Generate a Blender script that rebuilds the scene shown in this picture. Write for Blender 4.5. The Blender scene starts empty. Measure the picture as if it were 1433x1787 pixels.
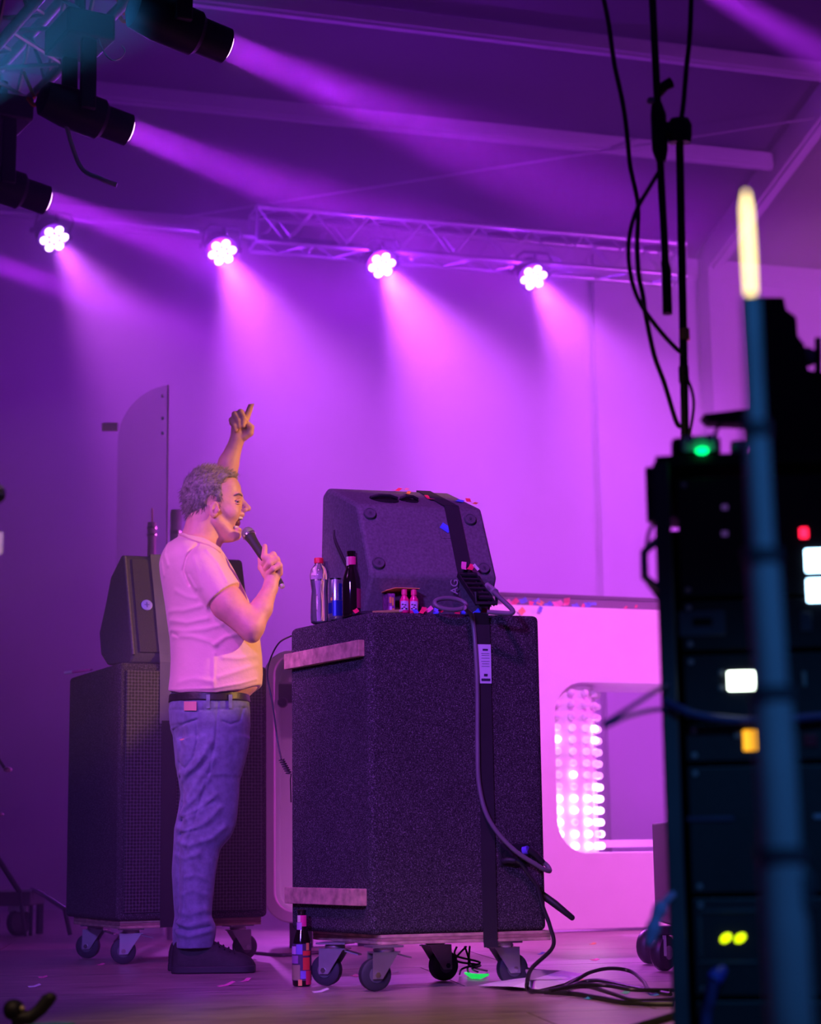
import bpy, bmesh, math, random
import numpy as np
from mathutils import Vector, Matrix

random.seed(7)
rng = np.random.default_rng(7)
SC = bpy.context.scene
COL = SC.collection
PI = math.pi

# ------------------------------------------------------------------ camera
FPX, CX, CY = 3334.0, 716.5, 893.5          # focal length / centre in pixels of a 1433 x 1787 frame
HOR = 1480.0                                # horizon row at the centre column
CAM_H = 0.43                                # lens height above the stage deck
PITCH = math.atan((HOR - CY) / FPX)
ROLL = 0.014
_f = Vector((0, math.cos(PITCH), math.sin(PITCH)))
_r0 = Vector((1, 0, 0)); _u0 = _r0.cross(_f)
_r = _r0 * math.cos(ROLL) - _u0 * math.sin(ROLL)
_u = _u0 * math.cos(ROLL) + _r0 * math.sin(ROLL)
CAM = Vector((0, 0, CAM_H))
cd = bpy.data.cameras.new('camera'); cam = bpy.data.objects.new('camera', cd); COL.objects.link(cam)
cam.matrix_world = Matrix(((_r.x, _u.x, -_f.x, CAM.x), (_r.y, _u.y, -_f.y, CAM.y), (_r.z, _u.z, -_f.z, CAM.z), (0, 0, 0, 1)))
cd.sensor_fit = 'VERTICAL'; cd.sensor_height = 36.0; cd.sensor_width = 36.0
cd.lens = FPX * 36.0 / 1787.0
cd.clip_start = 0.05; cd.clip_end = 200
cd.dof.use_dof = True; cd.dof.focus_distance = 6.6; cd.dof.aperture_fstop = 3.2
SC.camera = cam

def ray(px, py):
    return (_f + _r * ((px - CX) / FPX) - _u * ((py - CY) / FPX))
def P(px, py, Y):                            # the point of the pixel's ray that lies Y metres into the stage
    d = ray(px, py); return CAM + d * (Y / d.y)
def G(px, py, z=0.0):                        # the point of the pixel's ray at height z
    d = ray(px, py); return CAM + d * ((z - CAM_H) / d.z)

# ------------------------------------------------------------------ view, world
SC.view_settings.view_transform = 'Standard'
SC.view_settings.look = 'None'
SC.view_settings.gamma = 1.0
SC.view_settings.use_curve_mapping = False
SC.view_settings.exposure = 0.0
w = bpy.data.worlds.new('night'); SC.world = w; w.use_nodes = True
w.node_tree.nodes['Background'].inputs[0].default_value = (0.006, 0.003, 0.03, 1)
w.node_tree.nodes['Background'].inputs[1].default_value = 1.0
SC.cycles.volume_bounces = 0
SC.cycles.max_bounces = 6; SC.cycles.diffuse_bounces = 3; SC.cycles.glossy_bounces = 3
SC.cycles.transmission_bounces = 6; SC.cycles.transparent_max_bounces = 8
SC.cycles.use_denoising = True
SC.cycles.sample_clamp_indirect = 4.0

def aim(o, target):
    o.rotation_euler = (Vector(target) - o.location).to_track_quat('-Z', 'Y').to_euler()
def area(name, loc, target, col, power, size, spread=160):
    l = bpy.data.lights.new(name, 'AREA'); l.shape = 'DISK'; l.size = size; l.color = col; l.energy = power
    l.spread = math.radians(spread)
    o = bpy.data.objects.new(name, l); COL.objects.link(o); o.location = loc; aim(o, target); return o
def spot(name, loc, target, col, power, angle, blend=0.4, size=0.05, parent=None):
    l = bpy.data.lights.new(name, 'SPOT'); l.color = col; l.energy = power; l.spot_size = math.radians(angle)
    l.spot_blend = blend; l.shadow_soft_size = size
    o = bpy.data.objects.new(name, l); COL.objects.link(o); o.location = loc; aim(o, target); return o

# unseen stage lamps; the magenta front, deck and backdrop ones are added fill light
spot('warm_side_profile', (5.0, 5.9, 3.3), (-0.62, 7.0, 1.62), (1.0, 0.50, 0.12), 1900, 12.6, 0.15, 0.04)
spot('warm_deck_fill', (-1.5, 0.8, 4.8), (0.1, 4.75, 0.0), (1.0, 0.60, 0.36), 900, 23, 0.8, 0.08)
spot('pink_side_wash', (-3.4, 4.6, 3.4), (-0.6, 7.0, 1.2), (0.78, 0.17, 1.0), 500, 25, 0.6, 0.12)
spot('blue_violet_front_wash', (-1.8, 0.6, 2.8), (-0.45, 6.8, 0.75), (0.27, 0.11, 1.0), 1250, 27, 0.5, 0.3)
spot('magenta_front_fill', (-0.7, 1.9, 5.6), (0.0, 6.25, 0.9), (0.72, 0.05, 1.0), 900, 24, 0.5, 0.3)
spot('magenta_booth_wash', (3.0, 5.2, 4.6), (1.3, 9.5, 0.6), (0.94, 0.17, 0.88), 2100, 40, 0.7, 0.12)
spot('magenta_deck_fill', (6.4, 9.8, 3.2), (-1.4, 9.6, 0.0), (0.95, 0.04, 0.85), 1500, 36, 0.8, 0.12)
spot('backdrop_fill_near', (6.0, 10.5, 2.6), (2.8, 16.2, 3.4), (0.66, 0.07, 1.0), 3200, 84, 1.0, 0.2)
spot('backdrop_fill_low', (2.2, 11.8, 0.25), (2.6, 16.6, 2.6), (0.62, 0.07, 1.0), 420, 80, 1.0, 0.2)
spot('rack_blue_lamp', (0.9, 0.2, 2.6), (0.62, 2.0, 0.7), (0.05, 0.34, 1.0), 150, 30, 0.6, 0.05)

# ------------------------------------------------------------------ materials
def nd(nt, kind, **kw):
    n = nt.nodes.new(kind)
    for k, v in kw.items(): setattr(n, k, v)
    return n
MATS = {}
def M(name, col, rough=0.6, metal=0.0, var=0.15, vscale=8.0, bump=0.0, bscale=60.0, emis=None, estr=0.0, trans=0.0,
      ior=1.45, spec=0.5, sheen=0.0, detail=4.0, sss=0.0, coat=0.0):
    if name in MATS: return MATS[name]
    m = bpy.data.materials.new(name); m.use_nodes = True; nt = m.node_tree
    b = nt.nodes['Principled BSDF']
    tc = nd(nt, 'ShaderNodeTexCoord')
    if var > 0:
        nz = nd(nt, 'ShaderNodeTexNoise'); nz.inputs['Scale'].default_value = vscale; nz.inputs['Detail'].default_value = detail
        nt.links.new(tc.outputs['Object'], nz.inputs['Vector'])
        rp = nd(nt, 'ShaderNodeValToRGB'); e = rp.color_ramp.elements
        e[0].position, e[1].position = 0.3, 0.7
        e[0].color = (*[max(0, c * (1 - var)) for c in col], 1); e[1].color = (*[min(1, c * (1 + var)) for c in col], 1)
        nt.links.new(nz.outputs['Fac'], rp.inputs['Fac']); nt.links.new(rp.outputs['Color'], b.inputs['Base Color'])
    else:
        b.inputs['Base Color'].default_value = (*col, 1)
    if bump > 0:
        n2 = nd(nt, 'ShaderNodeTexNoise'); n2.inputs['Scale'].default_value = bscale; n2.inputs['Detail'].default_value = 3
        nt.links.new(tc.outputs['Object'], n2.inputs['Vector'])
        bp = nd(nt, 'ShaderNodeBump'); bp.inputs['Strength'].default_value = bump; bp.inputs['Distance'].default_value = 0.004
        nt.links.new(n2.outputs['Fac'], bp.inputs['Height']); nt.links.new(bp.outputs['Normal'], b.inputs['Normal'])
    b.inputs['Roughness'].default_value = rough; b.inputs['Metallic'].default_value = metal
    b.inputs['Specular IOR Level'].default_value = spec
    b.inputs['Transmission Weight'].default_value = trans; b.inputs['IOR'].default_value = ior
    b.inputs['Sheen Weight'].default_value = sheen; b.inputs['Coat Weight'].default_value = coat
    if sss > 0:
        b.inputs['Subsurface Weight'].default_value = sss; b.inputs['Subsurface Radius'].default_value = (0.02, 0.008, 0.004)
        b.inputs['Subsurface Scale'].default_value = 0.4
    if emis:
        b.inputs['Emission Color'].default_value = (*emis, 1); b.inputs['Emission Strength'].default_value = estr
    MATS[name] = m
    return m

def carpet_material():
    m = bpy.data.materials.new('speaker carpet'); m.use_nodes = True; nt = m.node_tree; b = nt.nodes['Principled BSDF']
    tc = nd(nt, 'ShaderNodeTexCoord')
    n1 = nd(nt, 'ShaderNodeTexNoise'); n1.inputs['Scale'].default_value = 300; n1.inputs['Detail'].default_value = 5; n1.inputs['Roughness'].default_value = 0.75
    n2 = nd(nt, 'ShaderNodeTexNoise'); n2.inputs['Scale'].default_value = 7; n2.inputs['Detail'].default_value = 3
    nt.links.new(tc.outputs['Object'], n1.inputs['Vector']); nt.links.new(tc.outputs['Object'], n2.inputs['Vector'])
    r = nd(nt, 'ShaderNodeValToRGB'); e = r.color_ramp.elements
    e[0].position, e[0].color = 0.40, (0.018, 0.016, 0.02, 1)
    e[1].position, e[1].color = 0.68, (0.62, 0.57, 0.62, 1)
    x = r.color_ramp.elements.new(0.56); x.color = (0.10, 0.09, 0.10, 1)
    nt.links.new(n1.outputs['Fac'], r.inputs['Fac'])
    mx = nd(nt, 'ShaderNodeMixRGB', blend_type='MULTIPLY'); mx.inputs['Fac'].default_value = 0.35
    nt.links.new(r.outputs['Color'], mx.inputs['Color1']); nt.links.new(n2.outputs['Fac'], mx.inputs['Color2'])
    nt.links.new(mx.outputs['Color'], b.inputs['Base Color'])
    bp = nd(nt, 'ShaderNodeBump'); bp.inputs['Strength'].default_value = 0.9; bp.inputs['Distance'].default_value = 0.004
    nt.links.new(n1.outputs['Fac'], bp.inputs['Height']); nt.links.new(bp.outputs['Normal'], b.inputs['Normal'])
    b.inputs['Roughness'].default_value = 0.95; b.inputs['Specular IOR Level'].default_value = 0.1
    return m

# ------------------------------------------------------------------ mesh builder
class MB:
    def __init__(s): s.v = []; s.f = []
    def add(s, vs, fs, T=None):
        k = len(s.v)
        s.v += [tuple(T @ Vector(v)) if T is not None else tuple(v) for v in vs]
        s.f += [tuple(i + k for i in f) for f in fs]; return s
    def box(s, c, d, R=None):
        c = Vector(c); h = Vector(d) / 2; vs = []
        for x in (-1, 1):
            for y in (-1, 1):
                for z in (-1, 1):
                    p = Vector((x * h.x, y * h.y, z * h.z)); vs.append(c + (R @ p if R is not None else p))
        return s.add(vs, [(0, 1, 3, 2), (4, 6, 7, 5), (0, 4, 5, 1), (2, 3, 7, 6), (0, 2, 6, 4), (1, 5, 7, 3)])
    def hexa(s, bottom, top):                # two loops of equal length, counter-clockwise seen from above
        n = len(bottom)
        return s.add(list(bottom) + list(top), [tuple(range(n))[::-1], tuple(range(n, 2 * n))] +
                     [(i, (i + 1) % n, (i + 1) % n + n, i + n) for i in range(n)])
    def prism(s, poly, a, b):                # poly: list of callables not needed; extrude 3-D loop poly by vector b-a
        d = Vector(b) - Vector(a); return s.hexa([Vector(p) for p in poly], [Vector(p) + d for p in poly])
    def tube(s, pts, r, seg=8, cap=True, closed=False):
        pts = [Vector(p) for p in pts]; n = len(pts)
        rs = r if isinstance(r, (list, tuple)) else [r] * n
        t0 = (pts[1] - pts[0]).normalized()
        a = t0.orthogonal().normalized(); vs = []; fs = []
        for i, p in enumerate(pts):
            if closed: t = (pts[(i + 1) % n] - pts[i - 1])
            else: t = pts[min(i + 1, n - 1)] - pts[max(i - 1, 0)]
            t = t.normalized() if t.length > 1e-9 else t0
            a = (a - t * a.dot(t)); a = a.normalized() if a.length > 1e-6 else t.orthogonal().normalized()
            b = t.cross(a)
            for k in range(seg):
                q = 2 * PI * k / seg; vs.append(p + (a * math.cos(q) + b * math.sin(q)) * rs[i])
        m = n if closed else n - 1
        for i in range(m):
            j = (i + 1) % n
            for k in range(seg):
                l = (k + 1) % seg; fs.append((i * seg + k, i * seg + l, j * seg + l, j * seg + k))
        if cap and not closed:
            fs.append(tuple(range(seg))[::-1]); fs.append(tuple((n - 1) * seg + k for k in range(seg)))
        return s.add(vs, fs)
    def lathe(s, prof, seg=24, T=None):      # prof: (radius, height) from bottom to top
        vs = []; fs = []; n = len(prof)
        for r, z in prof:
            for k in range(seg):
                q = 2 * PI * k / seg; vs.append(Vector((max(r, 6e-4) * math.cos(q), max(r, 6e-4) * math.sin(q), z)))
        for i in range(n - 1):
            for k in range(seg):
                l = (k + 1) % seg; fs.append((i * seg + k, i * seg + l, (i + 1) * seg + l, (i + 1) * seg + k))
        fs.append(tuple(range(seg))[::-1]); fs.append(tuple((n - 1) * seg + k for k in range(seg)))
        return s.add(vs, fs, T)
    def ball(s, c, r, seg=14, rings=9, sc=(1, 1, 1), R=None):
        prof = [(r * math.sin(PI * i / rings), -r * math.cos(PI * i / rings)) for i in range(rings + 1)]
        T = Matrix.Translation(Vector(c)) @ ((R.to_4x4() if R is not None else Matrix()) @ Matrix.Diagonal((*sc, 1)))
        return s.lathe(prof, seg, T)

def rot_to(d):                               # 3x3 whose z axis is d
    return Vector(d).to_track_quat('Z', 'Y').to_matrix()
def frame_at(p, d):
    return Matrix.Translation(Vector(p)) @ rot_to(d).to_4x4()
def spline(pts, n=8, closed=False):
    pts = [Vector(p) for p in pts]; out = []; m = len(pts)
    for i in range(m if closed else m - 1):
        if closed: a, b, c, d = pts[i - 1], pts[i], pts[(i + 1) % m], pts[(i + 2) % m]
        else: a, b, c, d = pts[max(i - 1, 0)], pts[i], pts[i + 1], pts[min(i + 2, m - 1)]
        for k in range(n):
            t = k / n
            out.append(0.5 * ((2 * b) + (c - a) * t + (2 * a - 5 * b + 4 * c - d) * t * t + (3 * b - a - 3 * c + d) * t ** 3))
    if not closed: out.append(pts[-1])
    return out

WM = {}                                      # world matrix of every thing and part
def thing(name, label, cat, loc=(0, 0, 0), R=None, group=None, kind=None):
    o = bpy.data.objects.new(name, None); COL.objects.link(o); o.empty_display_size = 0.05
    T = Matrix.Translation(Vector(loc)) @ (R.to_4x4() if R is not None else Matrix())
    o.matrix_world = T; WM[o.name] = T
    return tag(o, label, cat, group, kind)
def tag(o, label=None, cat=None, group=None, kind=None):
    if label: o['label'] = label
    if cat: o['category'] = cat
    if group: o['group'] = group
    if kind: o['kind'] = kind
    return o
def part(name, mb, mat, parent=None, local=False, smooth=True, bevel=0.0, bseg=2, angle=40, label=None, origin=None):
    """one mesh object; world coordinates unless local"""
    me = bpy.data.meshes.new(name)
    vs = mb.v
    T = Matrix()
    if parent is not None: T = WM[parent.name]
    elif origin is not None: T = Matrix.Translation(Vector(origin))
    if not local:
        I = T.inverted(); vs = [tuple(I @ Vector(v)) for v in vs]
    me.from_pydata(vs, [], mb.f); me.update()
    if smooth:
        me.shade_smooth(); me.set_sharp_from_angle(angle=math.radians(angle))
    me.materials.append(mat)
    o = bpy.data.objects.new(name, me); COL.objects.link(o)
    if parent is not None:
        o.parent = parent; WM[o.name] = T
    else:
        o.matrix_world = T; WM[o.name] = T
    if bevel > 0:
        b = o.modifiers.new('edge', 'BEVEL'); b.width = bevel; b.segments = bseg; b.limit_method = 'ANGLE'; b.angle_limit = math.radians(35)
        b.harden_normals = False
    if label: o['label'] = label
    return o
def solo(name, mb, mat, label, cat, group=None, kind=None, origin=None, **kw):
    if origin is None:
        a = np.array(mb.v); origin = ((a[:, 0].min() + a[:, 0].max()) / 2, (a[:, 1].min() + a[:, 1].max()) / 2, a[:, 2].min())
    return tag(part(name, mb, mat, None, origin=origin, **kw), label, cat, group, kind)
def struct(name, mb, mat, **kw):
    o = part(name, mb, mat, **kw); o['kind'] = 'structure'; return o
def text(name, body, size, mat, T, parent, extrude=0.0004, align='CENTER'):
    c = bpy.data.curves.new(name, 'FONT'); c.body = body; c.size = size; c.extrude = extrude; c.align_x = align; c.align_y = 'CENTER'
    tmp = bpy.data.objects.new(name, c); COL.objects.link(tmp); bpy.context.view_layer.update()
    me = bpy.data.meshes.new_from_object(tmp.evaluated_get(bpy.context.evaluated_depsgraph_get()))
    bpy.data.objects.remove(tmp); bpy.data.curves.remove(c)
    me.materials.clear(); me.materials.append(mat)
    o = bpy.data.objects.new(name, me); COL.objects.link(o)
    o.parent = parent; o.matrix_local = WM[parent.name].inverted() @ T; return o
def copy_tree(o, T=None, parent=None):
    c = o.copy(); COL.objects.link(c); c.parent = parent
    if parent is None and T is not None: c.matrix_world = T
    WM[c.name] = T if T is not None else WM[o.name]
    for ch in list(o.children):
        copy_tree(ch, T, c)
    return c
def axes(x, y, z): return Matrix((x, y, z)).transposed()

BLACK = M('black plastic', (0.012, 0.012, 0.014), 0.55, bump=0.15, bscale=300)
BLACK_METAL = M('black metal', (0.015, 0.015, 0.018), 0.42, 0.3, bump=0.05)
RUBBER = M('rubber cable', (0.02, 0.02, 0.022), 0.42, bump=0.05)
GREY_CABLE = M('grey cable', (0.16, 0.15, 0.16), 0.38, spec=0.6)
STEEL = M('zinc steel', (0.55, 0.55, 0.56), 0.35, 0.85, bump=0.08, bscale=90)
CHROME = M('chrome', (0.8, 0.8, 0.82), 0.15, 1.0, var=0.05)
ALU = M('aluminium', (0.62, 0.62, 0.64), 0.38, 0.7, bump=0.05)
CARPET = carpet_material()
WEB = M('black strap webbing', (0.018, 0.017, 0.02), 0.8, bump=0.5, bscale=500)
WHITE = M('white lacquer', (0.86, 0.85, 0.86), 0.38, var=0.03)
WOOD = M('bare wood', (0.62, 0.40, 0.26), 0.7, var=0.35, vscale=30, bump=0.3, bscale=90)
PLY = M('plywood', (0.50, 0.34, 0.24), 0.7, var=0.35, vscale=22, bump=0.2)
# ------------------------------------------------------------------ stage deck, tent
WD = Vector((0.953, 0.302, 0)); WN = Vector((0.302, -0.953, 0))      # along the tent's long wall, and from it towards the audience
W0 = Vector((0, 16.0, 0))
def wall(s, t, z): return W0 + WD * s + WN * t + Vector((0, 0, z))

def deck_material():
    m = bpy.data.materials.new('stage deck'); m.use_nodes = True; nt = m.node_tree; b = nt.nodes['Principled BSDF']
    tc = nd(nt, 'ShaderNodeTexCoord'); mp = nd(nt, 'ShaderNodeMapping'); mp.inputs['Scale'].default_value = (1.2, 5, 1)
    nt.links.new(tc.outputs['Object'], mp.inputs['Vector'])
    n1 = nd(nt, 'ShaderNodeTexNoise'); n1.inputs['Scale'].default_value = 3.2; n1.inputs['Detail'].default_value = 8; n1.inputs['Roughness'].default_value = 0.65
    nt.links.new(mp.outputs['Vector'], n1.inputs['Vector'])
    r = nd(nt, 'ShaderNodeValToRGB'); e = r.color_ramp.elements
    e[0].position, e[0].color = 0.3, (0.14, 0.10, 0.09, 1); e[1].position, e[1].color = 0.72, (0.50, 0.40, 0.36, 1)
    nt.links.new(n1.outputs['Fac'], r.inputs['Fac']); nt.links.new(r.outputs['Color'], b.inputs['Base Color'])
    r2 = nd(nt, 'ShaderNodeMapRange'); r2.inputs['To Min'].default_value = 0.22; r2.inputs['To Max'].default_value = 0.52
    nt.links.new(n1.outputs['Fac'], r2.inputs['Value']); nt.links.new(r2.outputs['Result'], b.inputs['Roughness'])
    n2 = nd(nt, 'ShaderNodeTexNoise'); n2.inputs['Scale'].default_value = 40; n2.inputs['Detail'].default_value = 4
    nt.links.new(tc.outputs['Object'], n2.inputs['Vector'])
    bp = nd(nt, 'ShaderNodeBump'); bp.inputs['Strength'].default_value = 0.25; bp.inputs['Distance'].default_value = 0.004
    nt.links.new(n2.outputs['Fac'], bp.inputs['Height']); nt.links.new(bp.outputs['Normal'], b.inputs['Normal'])
    return m
DECK = deck_material()
fl = MB().box((0, 8.6, -0.06), (22, 16.6, 0.08))
floor = struct('floor', fl, M('deck frame', (0.03, 0.028, 0.03), 0.8), smooth=False)
# deck panels, each its own piece with a narrow open joint
panel_w, panel_d = 2.0, 1.0
base = MB().box((0, 0, -0.01), (panel_w - 0.006, panel_d - 0.006, 0.02))
pan_me = None
yaw = math.atan2(WD.y, WD.x) * 0.45
Rz = Matrix.Rotation(yaw, 4, 'Z')
for i in range(-4, 5):
    for j in range(0, 17):
        c = Rz @ Vector((i * panel_w + (0.35 if j % 2 else 0), 0.6 + j * panel_d, 0))
        if c.y < 0.4 or c.y > 16.6: continue
        if abs(c.x) > 1.6 + c.y * 0.26 + 1: continue
        if pan_me is None:
            o = part('deck_panel', base, DECK, floor, local=True, smooth=False, bevel=0.0); pan_me = o.data
        else:
            o = bpy.data.objects.new('deck_panel', pan_me); COL.objects.link(o); o.parent = floor
        o.matrix_local = Matrix.Translation(c + Vector((0, 0, random.uniform(-0.0008, 0.0)))) @ Rz

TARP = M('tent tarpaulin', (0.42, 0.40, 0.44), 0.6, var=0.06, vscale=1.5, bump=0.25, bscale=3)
EAVE = 5.66
struct('wall_back', MB().prism([wall(-12, 0, -0.1), wall(7.5, 0, -0.1), wall(7.5, 0, EAVE), wall(-12, 0, EAVE)], (0, 0, 0), WN * -0.02), TARP, smooth=False)
def roof(s, t, lift=0.0): return wall(s, t, EAVE + 0.305 * t + lift)
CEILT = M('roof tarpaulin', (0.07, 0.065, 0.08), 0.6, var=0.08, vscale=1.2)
BEAMP = M('painted roof profile', (0.40, 0.39, 0.42), 0.45, var=0.05)
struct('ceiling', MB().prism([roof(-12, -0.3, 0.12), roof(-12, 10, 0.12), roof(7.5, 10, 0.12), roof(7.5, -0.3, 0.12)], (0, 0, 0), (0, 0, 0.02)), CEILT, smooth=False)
def beam_between(name, a, b, wdt, hgt, mat):
    a, b = Vector(a), Vector(b); d = b - a; L = d.length; d.normalize()
    side = d.cross(Vector((0, 0, 1))).normalized(); up = side.cross(d)
    mb = MB().box((a + b) / 2, (wdt, hgt, L), axes(side, up, d))
    # extruded keder channel running along the lower edge
    mb.box((a + b) / 2 - up * (hgt / 2 + 0.012), (wdt * 0.5, 0.024, L), axes(side, up, d))
    return struct(name, mb, mat, smooth=False)
for k, t in enumerate((1.49, 2.6, 3.9)):
    beam_between('trim_%d' % (k + 1), roof(-12, t), roof(2.78, t), 0.10, 0.11, BEAMP)
beam_between('trim_4', roof(-12, 0, -0.05), roof(7.5, 0, -0.05), 0.12, 0.16, BEAMP)
beam_between('trim_5', roof(2.86, 0, -0.02), roof(2.86, 9, -0.02), 0.13, 0.26, BEAMP)
post = MB().box(wall(2.86, 0.1, EAVE / 2), (0.14, 0.22, EAVE), axes(WD, WN, Vector((0, 0, 1))))
struct('trim_6', post, BEAMP, smooth=False)
post = MB().box(wall(1.75, 0.06, EAVE / 2), (0.06, 0.06, EAVE), axes(WD, WN, Vector((0, 0, 1))))
struct('trim_7', post, BEAMP, smooth=False)
# thin bracing cables under the roof
mb = MB().tube([roof(2.8, 2.2, -0.1), roof(-2.0, 0.2, -0.1)], 0.008, 6)
solo('bracing_wire', mb, STEEL, 'thin steel bracing wire under the tent roof', 'wire')

# ------------------------------------------------------------------ trusses
TRUSS = M('truss tube', (0.45, 0.45, 0.47), 0.35, 0.75, bump=0.03)
def truss(name, label, a, b, size, side_dir, pitch, r=0.024, rb=0.011, tri=False):
    a, b = Vector(a), Vector(b); d = (b - a); L = d.length; d.normalize()
    sd = Vector(side_dir).normalized(); sd = (sd - d * sd.dot(d)).normalized(); up = sd.cross(d)
    if up.z < 0: up = -up
    t = thing(name, label, 'truss', tuple(a))
    h = size / 2
    cs = [(-h, -h), (h, -h), (h, h), (-h, h)]
    ch = [[a + sd * x + up * y, b + sd * x + up * y] for x, y in cs]
    for c in ch: part('chord', MB().tube(c, r, 10), TRUSS, t)
    n = max(2, round(L / pitch)); st = L / n
    for k in range(4):
        x0, y0 = cs[k]; x1, y1 = cs[(k + 1) % 4]
        for i in range(n):
            p = a + d * (i * st) + sd * x0 + up * y0; q = a + d * ((i + 0.5) * st) + sd * x1 + up * y1; p2 = a + d * ((i + 1) * st) + sd * x0 + up * y0
            part('brace', MB().tube([p, q], rb, 6), TRUSS, t); part('brace', MB().tube([q, p2], rb, 6), TRUSS, t)
    for e in (a, b):
        for k in range(4):
            p = e + sd * cs[k][0] + up * cs[k][1]; q = e + sd * cs[(k + 1) % 4][0] + up * cs[(k + 1) % 4][1]
            part('end_brace', MB().tube([p, q], rb * 1.2, 6), TRUSS, t)
    return t
PD = Vector((0.953, 0.302, 0))
par0 = P(95, 395, 13.0); pstep = PD * 1.213
PARS = [par0 + pstep * k for k in range(4)]
for p in PARS: p.z = 4.72
tb = PARS[1] + PD * 0.22
truss('lighting_truss', 'silver box truss behind the row of round lamps', tb + Vector((0, 0.12, 0.24)), PARS[3] + PD * 1.25 + Vector((0, 0.12, 0.24)), 0.26, Vector((-PD.y, PD.x, 0)), 0.42, 0.022, 0.009)
mb = MB().tube([par0 - PD * 1.2 + Vector((0, 0.05, 0.11)), PARS[3] + PD * 0.6 + Vector((0, 0.05, 0.11))], 0.024, 10)
solo('lamp_pipe', mb, TRUSS, 'long horizontal steel pipe carrying four round stage lamps', 'pipe')

# ------------------------------------------------------------------ seven-lens par lamps
LENS = M('lit lens', (0.9, 0.8, 0.95), 0.3, var=0, emis=(1.0, 0.78, 1.0), estr=6)
def par_lamp(p, label, target, power, hot):
    d = (Vector(target) - p).normalized()
    right = d.cross(Vector((0, 0, 1))).normalized(); up = right.cross(d)
    R = axes(right, up, d)
    t = thing('par_lamp', label, 'stage light', tuple(p), R, group='lamps on the rear pipe')
    part('housing', MB().lathe([(0.085, -0.16), (0.10, -0.15), (0.115, -0.02), (0.122, -0.012), (0.122, 0.0)], 24), BLACK_METAL, t, local=True)
    pos = [(0, 0)] + [(0.073 * math.cos(a), 0.073 * math.sin(a)) for a in [PI / 6 + i * PI / 3 + 0.15 for i in range(6)]]
    for i, (x, y) in enumerate(pos):
        T = Matrix.Translation((x, y, 0.0))
        part('lens', MB().lathe([(0.031, 0.001), (0.031, 0.004), (0.026, 0.009), (0.015, 0.012), (0.0, 0.013)], 16, T), LENS, t, local=True)
    yk = MB().tube([(-0.135, 0, -0.07), (-0.14, 0.12, -0.09), (-0.10, 0.165, -0.09), (0.10, 0.165, -0.09), (0.14, 0.12, -0.09), (0.135, 0, -0.07)], 0.011, 8)
    part('yoke', yk, BLACK_METAL, t, local=True)
    part('clamp', MB().tube([p + up * 0.16 - d * 0.09, Vector((p.x, p.y + 0.05, p.z + 0.11))], 0.016, 8), BLACK_METAL, t)
    for s in (-1, 1):
        part('knob', MB().lathe([(0.02, 0), (0.02, 0.02)], 10, Matrix.Translation((s * 0.14, 0, -0.07)) @ Matrix.Rotation(s * PI / 2, 4, 'Y')), BLACK, t, local=True)
    spot('par_lamp_beam', p + d * 0.03, Vector(target), (0.66, 0.10, 1.0), power, 36, 0.9, 0.06)
    g = bpy.data.lights.new('par_lamp_spill', 'POINT'); g.color = (0.33, 0.02, 1.0); g.energy = hot; g.shadow_soft_size = 0.09
    go = bpy.data.objects.new('par_lamp_spill', g); COL.objects.link(go); go.location = p + d * 0.11
    return t
tgt = [Vector((0.55, -0.70, -0.85)), Vector((0.34, -0.80, -0.82)), Vector((0.33, -0.80, -0.82)), Vector((0.28, -0.80, -0.82))]
words_ = ['leftmost of the four round seven-lens lamps on the rear pipe', 'second round seven-lens lamp from the left, glowing with a blue halo',
          'third round seven-lens lamp from the left, flaring pink above the black wedge speaker', 'rightmost of the four round seven-lens lamps, beside the microphone stand']
for k in range(4): par_lamp(PARS[k], words_[k], PARS[k] + tgt[k] * 3, [1500, 3000, 4300, 3000][k], [22, 75, 95, 45][k])

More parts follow.
